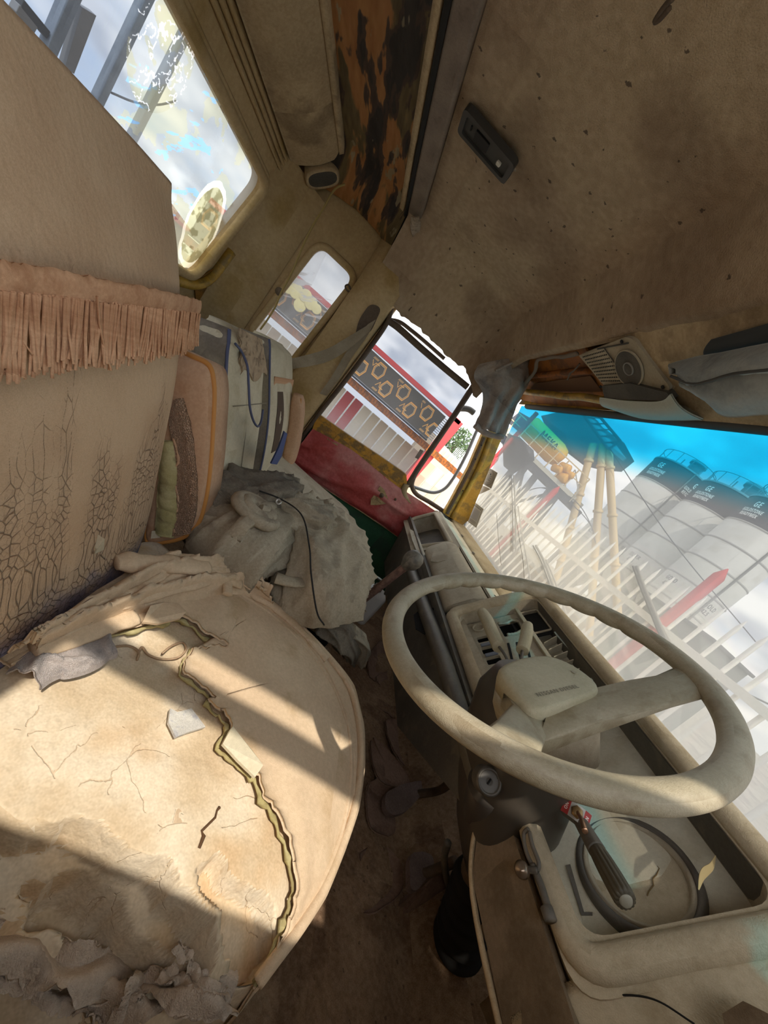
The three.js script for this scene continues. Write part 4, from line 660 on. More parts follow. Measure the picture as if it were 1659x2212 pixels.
  { const c = curve([[50, 1474], [82, 1446], [118, 1428], [160, 1424], [200, 1412], [230, 1398]].map(([a, b]) => onSeat(a, b, .003)));
    part(k, 'cloth', grid(70, 26, (u, v) => { const p = c.getPoint(u), t = c.getTangent(u), n = V(-t.z, 0, t.x).normalize(), q = (v - .5) * 2, W = .013 + .008 * Math.sin(u * 3) + .005 * vn(u * 8, 4); p.addScaledVector(n, q * W); p.y += .012 * Math.sqrt(Math.max(0, 1 - q * q)) + .010 * Math.pow(1 - Math.abs(Math.sin(v * 5 + 5 * n3(u * 5, v * 2, 4))), 2) * (1 - q * q); return p; }, { thick: .002 }), mat('grey knit', { map: rep(mottle(0xb9aca4, 0xc8bcb4, { c: 0xa09894, cover: .6, freq: 6, grain: 20, seed: 251 }), 8), rough: 1, bump: rep(Bgrain, 30), bs: .0015 })); } rebase(k);
  solo('twisted_string', tube([[240, 1398], [280, 1396], [300, 1410], [296, 1426], [306, 1398], [320, 1414], [350, 1424], [385, 1420], [402, 1402], [395, 1388], [370, 1396], [350, 1412]].map(([a, b], i) => onSeat(a, b, -.004 + .003 * (i % 3))), .0017, { rad: 6 }), Mfoamdark, 'twisted brown string curled on the torn foam', 'string');
  // seat frame below
  part(seat, 'seat_base', slab([V(-.16, -.69, -.18), V(.30, -.69, -.22), V(.36, -.69, -.66), V(-.16, -.69, -.72)], V(0, -.12, 0)), Mdark);
  part(seat, 'hinge_tube', tube(Z([[398, 1150], [425, 1185], [470, 1232]], -.80), .014, { rad: 10, straight: true }), Mgreyside, 'bare metal tube at the seat side');
}
rebase(seat);

// ---------------------------------------------------------------- middle and passenger seats
function smallBack(name, label, zr, zl, front, o) { // zr: side nearest the camera
  const s = thing(name, label, 'seat', 'front bench seats beyond the driver'); const W2 = (zr - zl) / 2, zc = (zr + zl) / 2, fc = curve(front), d = V(.93, .34, 0).normalize();
  const g = cushion(v => { const top = Math.pow(ss(.86, 1, v), 1.6), bot = Math.pow(ss(.05, 0, v), 2); return { c: fc.getPoint(v).addScaledVector(d, -.045), d, T: .048 * (1 - .6 * top) * (1 - .3 * bot), W: W2 * (1 - .22 * Math.pow(ss(.82, 1, v), 2)), zc }; }, { n: 50, m: 80, e: 4.2, lump: .004, f: 8, seed: zc * 9 });
  part(s, 'backrest', g, o.m, o.label);
  return [s, fc, d];
}
{
  const [s, fc, d] = smallBack('middle_seat', 'cream middle seat back with dark grey side, torn top corner and blue piping', -.885, -1.20, [V(-.09, -.56, 0), V(-.12, -.47, 0), V(-.163, -.375, 0), V(-.22, -.26, 0), V(-.262, -.19, 0), V(-.30, -.125, 0), V(-.33, -.082, 0)], { m: Mcream });
  part(s, 'grey_side', grid(30, 6, (u, v) => { const p = fc.getPoint(.02 + u * .94).addScaledVector(d, -.006 - v * .085); p.z = -.874 + .004 * Math.sin(v * 3.1) - .03 * ss(.8, 1, u); return p; }, { thick: .004 }), Mgreyside, 'dark grey side panel');
  part(s, 'piping', tube(Array.from({ length: 14 }, (_, i) => { const p = fc.getPoint(.02 + i / 13 * .93).addScaledVector(d, -.004); p.z = -.880 - .02 * ss(.8, 1, i / 13); return p; }), .0042, { rad: 7 }), Mblue, 'blue piping');
  part(s, 'seam', tube([.03, .2, .4, .56].map(t => { const p = fc.getPoint(t).addScaledVector(d, .003); p.z = -1.02; return p; }), .0014, { rad: 5 }), Mgreyside);
  part(s, 'seam', tube([0, .5, 1].map(t => { const p = fc.getPoint(.56).addScaledVector(d, .0035); p.z = mix(-.91, -1.2, t); return p; }), .0014, { rad: 5 }), Mgreyside);
  const Mtorn = dusty('torn brown cover', 0xb29778, 0xc0a686, 0x6b5642, 261, { s: 8, bs: .003 });
  part(s, 'torn_corner', grid(20, 16, (u, v) => { const p = fc.getPoint(.72 + .27 * v + .03 * Math.sin(u * 9) * (1 - v)).addScaledVector(d, .003 + .010 * f3(u * 6, v * 6, 2)); p.z = mix(-.93 - .03 * (1 - v) * vn(v * 9, 2), -1.17, u * (1 - .25 * v)); return p; }, { thick: .004 }), Mtorn, 'frayed brown patch at the top corner');
  part(s, 'hanging_cord', tube([[508, 742], [522, 760], [534, 790], [537, 830], [540, 880], [548, 910], [558, 921], [564, 910], [568, 885]].map(([a, b], i) => Px(a, b, [-.30, -.287, -.262, -.238, -.205, -.186, -.178, -.184, -.200][i])), .0030, { rad: 6 }), Mblue, 'loose blue cord hanging in a loop');
  part(s, 'seat_cushion', cushion(v => ({ c: V(mix(-.14, .33, v), -.555 - .02 * v, 0), d: V(0, 1, 0), T: .062 * (1 - .5 * Math.pow(ss(.9, 1, v), 2)), W: .19, zc: -1.075 }), { n: 30, m: 60, e: 4, lump: .005 }), Mpassenger, 'cream cushion of the middle seat');
  rebase(s);
}
{
  const [s, fc, d] = smallBack('passenger_seat', 'cream passenger seat by the far door with torn side and red and blue scraps', -1.255, -1.65, [V(-.09, -.56, 0), V(-.12, -.47, 0), V(-.165, -.36, 0), V(-.215, -.265, 0), V(-.27, -.18, 0), V(-.325, -.10, 0), V(-.355, -.07, 0)], { m: Mcream });
  part(s, 'grey_side', grid(30, 6, (u, v) => { const p = fc.getPoint(.02 + u * .94).addScaledVector(d, -.004 - v * .09); p.z = -1.246 + .004 * Math.sin(v * 3.1) - .03 * ss(.8, 1, u); return p; }, { thick: .004 }), Mgreyside, 'grey side panel');
  part(s, 'piping', tube(Array.from({ length: 14 }, (_, i) => { const p = fc.getPoint(.02 + i / 13 * .93).addScaledVector(d, -.002); p.z = -1.250 - .02 * ss(.8, 1, i / 13); return p; }), .0038, { rad: 7 }), Mblue, 'blue piping');
  const fr = part(s, 'fringe', join(Array.from({ length: 60 }, (_, i) => { const p = fc.getPoint(.70).addScaledVector(d, .004); p.z = mix(-1.30, -1.60, i / 59); return tube([p, add(p, V(.010, -.022, 0)), add(p, V(.018, -.046 - .008 * hash(i, 2, 1), .003 * (hash(i, 1, 1) - .5)))], .0026, { rad: 4, seg: 3 }); })), Mfringe, 'terracotta fringe'); fr.userData.kind = 'stuff';
  part(s, 'cover_tear', grid(20, 6, (u, v) => { const p = fc.getPoint(.62 - .34 * u).addScaledVector(d, .004); p.z = mix(-1.34, -1.42, v) - .03 * Math.sin(u * 3) * v; return p; }, { thick: .003 }), mat('brown tear', { color: 0x5a4838, rough: 1 }), 'dark lengthwise tear in the cover');
  part(s, 'blue_scrap', slab([[612, 930], [618, 935], [606, 985], [596, 1002], [583, 1000], [600, 965]].map(([a, b]) => Px(a, b, -.10)), V(.004, 0, 0)), mat('blue cover', { color: 0x47598c, rough: .7 }), 'blue scrap of the old cover');
  part(s, 'side_bolster', cushion(v => ({ c: fc.getPoint(.14 + v * .48).addScaledVector(d, .028), d, T: .03 * (1 - .5 * Math.pow(Math.abs(v * 2 - 1), 6)), W: .045, zc: -1.60 }), { n: 20, m: 30, e: 3 }), MarmSkin, 'salmon side bolster');
  part(s, 'bolster_piping', tube([.16, .3, .45, .6].map(t => { const p = fc.getPoint(t).addScaledVector(d, .045); p.z = -1.565; return p; }), .003, { rad: 6 }), Morange);
  const cu = part(s, 'seat_cushion', cushion(v => { const e = Math.pow(ss(.80, 1, v), 2); return { c: V(mix(-.14, .315, v), -.515 - .030 * v - .02 * e, 0), d: V(0, 1, 0), T: .075 * (1 - .45 * e), W: .205 * (1 - .10 * e), zc: -1.50 }; }, { n: 40, m: 70, e: 3.2, lump: .006, f: 5 }), Mpassenger, 'pale grey cushion');
  part(cu, 'red_patch', grid(16, 8, (u, v) => { const p = V(mix(.14, .325, u), -.552 - .05 * v - .02 * u, -1.288 + .006 * u - .02 * u * u); return p; }, { thick: .004 }), mat('red cover showing', { map: Mred.map, rough: .6 }), 'red patch where the cover has worn');
  part(cu, 'cushion_seam', tube([[600, 1058], [650, 1070], [700, 1092], [740, 1112], [756, 1122]].map(([a, b]) => Pz(a, b, -1.32)), .0016, { rad: 5 }), Mgreyside);
  rebase(s);
}
// heap of dusty work clothes over the middle seat
{
  const Mc = (n, a, b, c, seed) => mat(n, { map: rep(mottle(a, b, { c, cover: .58, freq: 4, grain: 16, seed }), 4), rough: 1, bump: rep(Bgrain, 16), bs: .0007 });
  const M1 = Mc('dusty olive cotton', 0xa3957e, 0xb2a48c, 0x7c7060, 271), M2 = Mc('dark olive cotton', 0x786d5e, 0x887c6a, 0x5c5246, 272), M3 = Mc('grey brown twill', 0xb2a288, 0xc0b096, 0x938570, 273);
  const wrink = (pts, r, o = {}) => { const { amp = .35, f = 7, seed = 0, flat = .75, rad = 72, seg = 130, ridge = 1, nf = 4, tw = 2.2 } = o, c = curve(pts), P = c.getSpacedPoints(seg), rings = []; let N = V(0, 1, 0); const Rf = typeof r === 'function' ? r : () => r;
    for (let i = 0; i <= seg; i++) { const T = c.getTangentAt(i / seg); N = N.clone().addScaledVector(T, -N.dot(T)).normalize(); const B = T.clone().cross(N), R = Rf(i / seg), ring = [];
      for (let j = 0; j < rad; j++) { const a = j / rad * 2 * Math.PI; let q = P[i].clone().addScaledVector(N, Math.cos(a) * R * flat).addScaledVector(B, Math.sin(a) * R); const w = f3(q.x * f + seed, q.y * f * .6, q.z * f), l0 = n3(q.x * f * .5 + seed * 5, q.y * f * .5, q.z * f * .5), l1 = n3(q.x * f * .6 + 9, q.y * f * .6 + seed * 3, q.z * f * .6), fo = 1 - Math.abs(Math.sin(a * nf * .5 + i / seg * tw + 5 * l0)), f2 = 1 - Math.abs(Math.sin(a * nf * .9 - i / seg * tw * 1.5 + 6 * l1 + 2)), f4 = 1 - Math.abs(2 * n3(q.x * f * 1.9 + l0 * 3, q.y * f * 1.2 + seed, q.z * f * 1.9 - l1 * 3) - 1), k = 1 + amp * ((l1 - .5) * .8 + (w - .5) * .12 + (Math.pow(fo, 1.8) - .35) * .62 + (Math.pow(f2, 2) - .3) * .34 + (f4 * f4 - .4) * .20); q = P[i].clone().addScaledVector(N, Math.cos(a) * R * flat * k).addScaledVector(B, Math.sin(a) * R * k); ring.push(q); } rings.push(ring); }
    return loft(rings); };
  const at = (a, b, y) => Py(a, b, y);
  const t = thing('work_trousers', 'crumpled dusty olive work trousers heaped over the middle seat', 'clothes');
  part(t, 'trouser_leg', wrink([at(700, 1120, -.44), at(705, 1170, -.42), at(700, 1230, -.43), at(695, 1290, -.45), at(690, 1335, -.49)], u => .100 + .03 * Math.sin(u * 3), { f: 7.5, amp: .36, seed: 1, flat: .7, nf: 6, tw: 3 }), M3, 'olive trouser leg hanging over the seat edge');
  part(t, 'trouser_leg', wrink([at(600, 1120, -.42), at(550, 1150, -.42), at(500, 1190, -.45), at(480, 1225, -.52)], u => .075 + .02 * Math.sin(u * 3), { f: 7.5, amp: .36, seed: 3, flat: .7, nf: 6, tw: 3 }), M1, 'trouser leg bent towards the driver seat');
  part(t, 'trouser_seat', wrink([at(600, 1105, -.40), at(645, 1120, -.38), at(690, 1135, -.40), at(735, 1165, -.45)], u => .075 + .01 * Math.sin(u * 6), { f: 14, amp: .5, seed: 5, flat: .8, nf: 6, tw: 6 }), M1);
  part(t, 'waistband', wrink([at(595, 1248, -.43), at(625, 1256, -.42), at(660, 1258, -.42)], .018, { f: 20, amp: .2, seed: 7, flat: .45, seg: 30, rad: 20 }), M3);
  part(t, 'eyelet', lathe([[.007, 0], [.008, .003], [.004, .003], [.0035, 0]], at(602, 1084, -.335), V(-.2, .5, .8), 16), mat('bare metal ring', { color: 0xc9c6bd, rough: .35, metal: .8 }));
  rebase(t);
  const j = thing('rolled_jacket', 'dark grey brown jacket rolled up at the back of the clothes heap', 'clothes');
  part(j, 'body', wrink([at(470, 1130, -.47), at(520, 1100, -.42), at(570, 1075, -.40), at(610, 1070, -.40)], u => .075 + .02 * Math.sin(u * 3), { f: 12, amp: .45, seed: 11, flat: .85, tw: 5 }), M2);
  const cc = at(552, 1102, -.355), sp = []; for (let i = 0; i < 60; i++) { const a = i / 60 * 4.4 * Math.PI, r = .052 - .040 * i / 60; sp.push(V(cc.x + Math.cos(a) * r, cc.y + .012 * i / 60, cc.z + Math.sin(a) * r * .9)); }
  part(j, 'rolled_sleeve', tube(sp, t2 => .012 + .004 * vn(t2 * 20, 2), { rad: 10, seg: 160 }), M1, 'sleeve rolled into a coil');
  for (let k = 0; k < 5; k++) part(j, 'fold', wrink([at(505 + k * 22, 1160 - k * 16, -.40), at(530 + k * 20, 1130 - k * 14, -.365), at(560 + k * 16, 1120 - k * 14, -.37)], .016, { f: 20, amp: .4, seed: 20 + k, seg: 24, rad: 16 }), k % 2 ? M2 : M1);
  rebase(j);
  const r = thing('dark_cloth', 'dark crumpled cloth hanging from the clothes heap beside the gear lever', 'cloth');
  part(r, 'upper_fold', wrink([at(690, 1325, -.49), at(720, 1345, -.50), at(745, 1380, -.54), at(760, 1410, -.60)], u => .050 + .012 * Math.sin(u * 4), { f: 14, amp: .4, seed: 31, flat: .6 }), M2);
  part(r, 'lower_fold', wrink([at(755, 1360, -.50), at(782, 1390, -.54), at(778, 1425, -.60)], u => .030, { f: 16, amp: .4, seed: 33, flat: .6, seg: 50 }), M1); rebase(r);
  solo('thin_wire', tube([[560, 1060], [600, 1075], [650, 1110], [668, 1180], [672, 1240], [684, 1320], [700, 1350]].map(([a, b], i) => at(a, b, [-.34, -.33, -.305, -.32, -.325, -.37, -.42][i])), .0018, { rad: 5 }), Mblack, 'thin dark wire running across the clothes heap', 'wire');
  solo('black_cable', tube([[548, 1055], [585, 1050], [650, 1085], [720, 1110], [758, 1150], [772, 1200]].map(([a, b], i) => at(a, b, [-.42, -.42, -.43, -.455, -.50, -.58][i])), .0022, { rad: 5 }), Mblack, 'black cable lying along the edge of the passenger cushion', 'cable');
}
// ---------------------------------------------------------------- dashboard: one long slanted instrument board; D(u, z, n) lies on its rim plane
const DO = V(.575, -.31, 0), DU = V(.585, .811, 0).normalize(), DN = V(-.811, .585, 0).normalize();
const D = (u, z, n = 0) => V(DO.x + DU.x * u + DN.x * n, DO.y + DU.y * u + DN.y * n, z);
const Dp = (px, py, n = 0) => Pn(px, py, D(0, 0, n), DN);
const Mcol = mat('dusty charcoal plastic', { map: rep(mottle(0x5f5950, 0x6f685c, { c: 0x837866, cover: .62, freq: 4, grain: 8, seed: 301 }), 4), rough: .6 });
const Mwheel = mat('worn wheel rim plastic', { map: rep(mottle(0xa3967a, 0xb1a388, { c: 0x8c7b5e, cover: .58, freq: 5, grain: 9, seed: 302 }), 5), rough: .55, bump: rep(Bgrain, 16), bs: .0003 });
const Mhub = mat('dusty wheel hub plastic', { map: rep(mottle(0xada283, 0xbaae90, { freq: 4, grain: 8, seed: 303 }), 4), rough: .75, bump: rep(Bgrain, 16), bs: .0004 });
const Mpale = mat('pale board plastic', { map: rep(mottle(0xc9c0a8, 0xd6cdb6, { c: 0xb5a78a, cover: .62, freq: 4, grain: 8, seed: 304 }), 4), rough: .8, bump: rep(Bgrain, 12), bs: .0003 });
const Mlow = dusty('dark brown dash panel', 0x77664f, 0x87745d, 0x64543f, 305, { bump: Bgrain, bf: 12, bs: .0004 });
const Mvoid = mat('black inside', { color: 0x171614, rough: .9 });
const dash = thing('dashboard', 'long dusty dashboard with an emptied instrument board and bare openings', 'dashboard');
{
  const rect = (u0, u1, z0, z1, r, n = 0) => roundPoly([D(u0, z0, n), D(u0, z1, n), D(u1, z1, n), D(u1, z0, n)], r, 6);
  // raised frame round the instrument recess
  const outR2 = rect(-.032, .262, -.918, -.192, .035), inR = rect(.0, .226, -.882, -.236, .030);
  const f = part(dash, 'instrument_frame', slab(outR2, DN.clone().multiplyScalar(-.05), [inR]), Mtan, 'raised dusty frame of the instrument board');
  part(f, 'rim_bead', tube(rect(-.016, .244, -.9, -.214, .032, .001), .0165, { closed: true, rad: 10, straight: true }), Mtan);
  part(f, 'recess_walls', loft([inR, rect(.001, .225, -.881, -.237, .03, -.03), rect(.004, .222, -.878, -.240, .03, -.066)], { caps: false }), Mplastic);
  part(f, 'recess_floor', slab(rect(-.004, .23, -.885, -.232, .02, -.064), DN.clone().multiplyScalar(-.004)), Mpale);
  part(f, 'front_wall', grid(2, 40, (u, v) => D(.224 - .002 * u, mix(-.875, -.242, v), -.002 - .06 * u), { thick: .002 }), Mcol, 'dark upper wall of the recess');
  // end cap and lower part at the driver's right
  const cap = part(dash, 'end_cap', loft([0, .2, .5, .8, 1].map(t => { const z = mix(-.21, -.165, Math.sin(t * 1.57)), k = .014 * t * t; return [D(-.034 + k, z, -.004 - k), D(.10, z, .004 - k), D(.262 - k, z, -.004 - k), D(.262 - k, z, -.06), V(.745, -.30, z), V(.66, -.43, z), V(.56 + k, -.43 + k, z)]; })), Mtan, 'rounded end of the dashboard');
  part(cap, 'cap_groove', tube([D(-.005, -.1635, -.06), D(.12, -.1635, -.055), D(.235, -.1640, -.06)], .002, { rad: 5 }), Mcol);
  // panel below the board
  const px1 = [[1043, 1962], [1046, 1930], [1090, 1880], [1150, 1850], [1180, 1900], [1235, 2060], [1250, 2212], [1112, 2216]];
  part(dash, 'lower_panel', slab([V(.553, -.345, -.10), V(.553, -.345, -.40), V(.556, -.40, -.40), V(.563, -.445, -.345), V(.563, -.445, -.10)], V(.012, 0, 0)), Mlow, 'brown panel under the instrument board');
  part(dash, 'panel_edge', tube([V(.556, -.352, -.402), V(.556, -.395, -.402), V(.562, -.445, -.348), V(.562, -.445, -.10)], .0045, { rad: 6 }), Mpanel);
  part(dash, 'knee_cover', grid(30, 20, (u, v) => { const z = mix(-.30, -.02, u), a = v * 1.35; return V(.575 + .16 * Math.sin(a) + .02 * u, -.455 - .20 * (1 - Math.cos(a)) + .03 * Math.sin(u * Math.PI), z); }, { thick: .006 }), Mlow, 'curved cover under the dashboard end');
  part(dash, 'cover_gap', tube([[1240, 2180], [1300, 2158], [1360, 2150], [1420, 2162], [1500, 2212]].map(([a, b]) => Px(a, b, .585)), .0009, { rad: 6 }), Mvoid, 'dark curved gap under the end cap');
  part(dash, 'end_foot', slab(X([[1560, 2190], [1605, 2162], [1680, 2200], [1700, 2300], [1580, 2300]], .60), V(.02, 0, 0)), Mlow);
  // left, the switch board with its empty holes
  const bN = -.030, Mb = Mplastic, plateHoles = [[.100, .158, -.850, -.790], [.030, .062, -.812, -.790], [.030, .066, -.770, -.746], [.030, .066, -.732, -.708]];
  const board = part(dash, 'switch_board', slab([D(.012, -.872, bN), D(.012, -.60, bN), D(.166, -.60, bN), D(.166, -.872, bN)], DN.clone().multiplyScalar(-.008), plateHoles.map(([a, b, c, d]) => roundPoly([D(a, c, bN), D(a, d, bN), D(b, d, bN), D(b, c, bN)], .004, 3))), Mb, 'switch board with empty openings');
  part(board, 'hole_lining', slab([D(.02, -.868, -.058), D(.02, -.61, -.058), D(.16, -.61, -.058), D(.16, -.868, -.058)], DN.clone().multiplyScalar(-.002)), Mvoid);
  part(board, 'lighter_socket', lathe([[.016, 0], [.017, .003], [.013, .004], [.012, -.002], [.010, -.016], [0, -.016]], D(.046, -.848, bN), DN, 24), Mb, 'round empty socket');
  part(board, 'torn_edge', tube([D(.102, -.848, bN), D(.125, -.842, bN), D(.14, -.848, bN), D(.156, -.835, bN), D(.15, -.80, bN), D(.13, -.793, bN), D(.108, -.796, bN)], t => .003 + .002 * vn(t * 30, 2), { rad: 6 }), Mb);
  for (let k = 0; k < 3; k++) part(board, 'slot', bar(D(.100 + k * .021, -.765 + .004 * k, bN + .0004), D(.085 + k * .021, -.690, bN + .0004), .006, .002, DN), Mvoid);
  for (const z of [-.776, -.738]) part(board, 'switch_blank', bar(D(.032, z, bN + .003), D(.064, z, bN + .003), .010, .005, DN), mat('blue grey switch', { color: 0x7d7f88, rough: .8 }));
  part(board, 'board_rail', bar(D(.166, -.875, -.02), D(.166, -.56, -.02), .010, .012, DN), Mb);
  part(board, 'side_compartment', slab([D(.172, -.868, -.040), D(.172, -.775, -.040), D(.220, -.775, -.040), D(.220, -.868, -.040)], DN.clone().multiplyScalar(-.003)), Mvoid, 'dark empty compartment');
  part(board, 'compartment_frame', tube(roundPoly([D(.172, -.868, -.030), D(.172, -.778, -.030), D(.220, -.778, -.030), D(.220, -.868, -.030)], .006, 3), .003, { closed: true, rad: 5, straight: true }), Mb);
  for (let k = 0; k < 6; k++) part(board, 'vent_slat', slab([D(.176, -.745 + k * .025, -.052), D(.216, -.752 + k * .025, -.052), D(.216, -.742 + k * .025, -.020 - .003 * k), D(.180, -.735 + k * .025, -.026)], V(0, 0, .0025)), Mpale, 'broken vent slat');
  part(board, 'vent_frame', tube([D(.221, -.765, -.03), D(.221, -.60, -.03), D(.178, -.59, -.03)], .0022, { rad: 5 }), mat('pale vent wire', { color: 0xc4cfc4, rough: .5 }));
  // round speaker lying in the right half of the recess
  const sc = V(.69, -.257, -.31), sn = V(-.80, .57, -.15).normalize();
  const sp = thing('round_speaker', 'large round dusty speaker set in the empty instrument recess', 'speaker');
  part(sp, 'rim', lathe([[.0755, -.012], [.0765, 0], [.074, .007], [.069, .009], [.066, .006], [.064, 0]], sc, sn, 64), Mcol, 'dark outer rim');
  part(sp, 'surround', lathe([[.0665, .004], [.064, .008], [.060, .006], [.058, .0015]], sc, sn, 64), Mplastic);
  part(sp, 'disc', lathe([[.0605, .001], [.055, -.001], [.03, -.003], [0, -.003]], sc, sn, 64), Mtan, 'flat dust covered disc');
  part(sp, 'crack', tube([[1412, 1862], [1424, 1876], [1418, 1890], [1410, 1898], [1412, 1912], [1402, 1925], [1398, 1935]].map(([a, b]) => Pn(a, b, sc.clone().addScaledVector(sn, -.0018), sn)), .0007, { rad: 4, straight: true }), mat('crack', { color: 0x7b6440, rough: 1 })); rebase(sp);
  part(f, 'floor_line', slab([[1222, 1870], [1232, 1868], [1262, 1972], [1280, 1972], [1280, 1978], [1256, 1978]].map(([a, b]) => Dp(a, b, -.062)), DN.clone().multiplyScalar(.0015)), Mcol);
  const sdh = slab(roundPoly([[1180, 1700], [1200, 1690], [1200, 1745], [1196, 1786], [1178, 1792], [1170, 1770]].map(([a, b]) => Dp(a, b, -.061)), .006, 4), DN.clone().multiplyScalar(.001)); part(f, 'cable_hole', sdh, Mvoid, 'oval hole for cables');
  solo('dry_leaf', tube([[1546, 1848], [1536, 1872], [1524, 1882], [1516, 1894], [1509, 1922]].map(([a, b]) => Dp(a, b, -.02)), t => .0006 + .004 * Math.sin(t * 3.1), { rad: 6, flat: .25 }), mat('dry leaf', { color: 0xcdb684, rough: .9 }), 'pale dry leaf shred hanging at the recess corner', 'leaf');
  // shelf from the board to the windscreen
  const Mtop = mat('dusty dash top', { map: Mtan.map, rough: .95, color: 0xf2efe6 });
  part(dash, 'board_top', grid(40, 8, (u, v) => { const z = mix(-.93, .09, u), a = D(.262, z, -.006), b = V(.815, -.20, z); const p = lerp3(a, b, v); p.y += .012 * Math.sin(v * 3.1); return p; }, { thick: .006 }), Mtop, 'dusty hood behind the instrument board');
  // passenger side: slanted grey face, shelf strip, pale edge against the windscreen
  const za = -1.80, zb = -.915;
  const prof = [[.82, -.215], [.80, -.196], [.725, -.206], [.716, -.214]], strip = [[.716, -.214], [.655, -.218], [.642, -.212]];
  const ext = (P, m, name, label, z0 = za, z1 = zb) => part(dash, name, loft([z0, mix(z0, z1, .5), z1].map(z => [...P.map(([x, y]) => V(x, y, z)), ...P.slice().reverse().map(([x, y]) => V(x + .004, y - .012, z))])), m, label);
  ext(prof, Mtop, 'windscreen_edge', 'pale edge strip along the windscreen');
  ext([[.716, -.216], [.650, -.221]], Mpale, 'shelf_strip', 'smooth strip on top of the dashboard');
  for (const z of [-1.33, -1.52]) part(dash, 'strip_clip', place(rbox(.012, .006, .010, .002), frame(V(.712, -.21, z), V(1, 0, 0), V(0, 1, 0), V(0, 0, 1))), Mcol);
  part(dash, 'strip_end_hole', place(rbox(.05, .003, .07, .002), frame(V(.685, -.2155, -1.745), V(1, 0, 0), V(0, 1, 0), V(0, 0, 1))), Mvoid);
  for (let k = 0; k < 4; k++) part(dash, 'strip_slit', place(rbox(.018, .003, .005, .001), frame(V(.690, -.2185, -.985 + k * .011), V(1, 0, 0), V(0, 1, 0), V(0, 0, 1))), Mvoid);
  // soft grey face with a rounded top
  part(dash, 'passenger_face', loft([-1.36, -1.355, -1.33, -1.1, -.917].map((z, i) => { const s = [.5, .85, 1, 1, 1][i], a = []; for (const [u, n] of [[-.03, -.03], [-.032, 0], [-.02, .014], [.0, .018], [.06, .020], [.088, .012], [.104, -.004], [.11, -.03]]) a.push(D(.04 + (u - .04) * s, z, n * s - (1 - s) * .01)); return a; })), Mplastic, 'smooth grey face before the passenger');
  part(dash, 'face_fin', slab([[938, 1186], [952, 1180], [960, 1192], [962, 1210], [945, 1214], [930, 1212]].map(([a, b]) => Dp(a, b, .02)), DN.clone().multiplyScalar(-.02)), Mplastic);
  // open bin at the far end
  const binO = roundPoly([D(-.082, -1.79), D(.108, -1.79), D(.108, -1.30), D(.02, -1.345), D(-.082, -1.37)], [.05, .03, .02, .01, .02], 6), binI = roundPoly([D(-.045, -1.75), D(.085, -1.75), D(.085, -1.36), D(-.045, -1.40)], [.04, .03, .015, .015], 6);
  const bin = part(dash, 'open_bin', slab(binO, DN.clone().multiplyScalar(-.09), [binI]), Mplastic, 'grey open bin at the passenger end');
  part(bin, 'bin_rim', tube(binI.map(p => p.clone()), .010, { closed: true, rad: 8, straight: true }), Mplastic);
  part(bin, 'bin_floor', slab([D(-.06, -1.77, -.085), D(.1, -1.77, -.085), D(.1, -1.33, -.085), D(-.06, -1.38, -.085)], DN.clone().multiplyScalar(-.004)), Mcol);
  part(bin, 'broken_lip', slab([[884, 1142], [895, 1148], [906, 1166], [918, 1196], [914, 1200], [900, 1190], [890, 1166]].map(([a, b]) => Dp(a, b, .012)), DN.clone().multiplyScalar(-.006)), Mpale);
  // lower rail and the dark underside with its openings
  part(dash, 'lower_rail', loft([-1.34, -1.2, -.9, -.7, -.42].map((z, i) => { const y = -.345 - .045 * ss(-.5, -1.3, z); return [V(.500, y, z), V(.512, y + .012, z), V(.545, y + .006, z), V(.545, y - .03, z), V(.505, y - .022, z)]; })), Mcol, 'rail along the lower edge of the dashboard');
  part(dash, 'underside', slab([V(.535, -.335, -1.76), V(.535, -.335, -.40), V(.565, -.41, -.40), V(.60, -.62, -.75), V(.60, -.62, -1.76)], V(.02, 0, 0)), Mcol);
  for (const px of [[[934, 1316], [962, 1290], [972, 1330], [966, 1346]], [[894, 1330], [915, 1312], [925, 1350], [918, 1372], [898, 1360]], [[978, 1458], [1003, 1436], [1022, 1470], [1008, 1496], [990, 1500]]]) part(dash, 'open_slot', slab(px.map(([a, b]) => Dp(a, b, -.0105 - .0)).map(p => p), DN.clone().multiplyScalar(.003)), Mvoid, 'dark opening in the dashboard');
  part(dash, 'glove_panel', slab([D(-.028, -1.30, -.012), D(-.028, -.60, -.012), D(.025, -.60, -.012), D(.0, -1.30, -.012)], DN.clone().multiplyScalar(-.006)), Mplastic);
  // latch on the lower panel
  const la = thing('bonnet_latch', 'dark metal latch lever with a round knob under the dashboard', 'latch'); const lp = (a, b, x = .540) => Px(a, b, x);
  part(la, 'guide_loop', tube([[1142, 1790], [1132, 1800], [1134, 1830], [1148, 1866], [1160, 1880], [1164, 1866], [1150, 1826], [1143, 1796]].map(([a, b]) => lp(a, b)), .0028, { rad: 6 }), Mcol);
  part(la, 'rod', tube([[1150, 1868], [1168, 1910], [1180, 1948], [1188, 1972]].map(([a, b]) => lp(a, b)), .0045, { rad: 8 }), Mcol);
  part(la, 'rod_end', tube([[1180, 1960], [1190, 1990]].map(([a, b]) => lp(a, b)), .0075, { rad: 10, straight: true }), Mcol);
  part(la, 'knob', lathe([[0, .012], [.007, .010], [.010, .003], [.008, -.004], [0, -.005]], lp(1128, 1878, .532), V(-.8, .3, .5), 20), mat('worn chrome knob', { color: 0x8a7764, rough: .25, metal: .6 }));
  part(la, 'pivot', tube([[1130, 1878], [1160, 1880]].map(([a, b]) => lp(a, b, .536)), .004, { rad: 8, straight: true }), Mcol); rebase(la);
  // toggle switch with its plate and the ribbed lever
  const ts = thing('toggle_switch', 'chrome toggle switch with a red and silver plate marked ON', 'switch'); const tn = V(-.66, .62, .42).normalize(), tc = Dp(1246, 1755, .035);
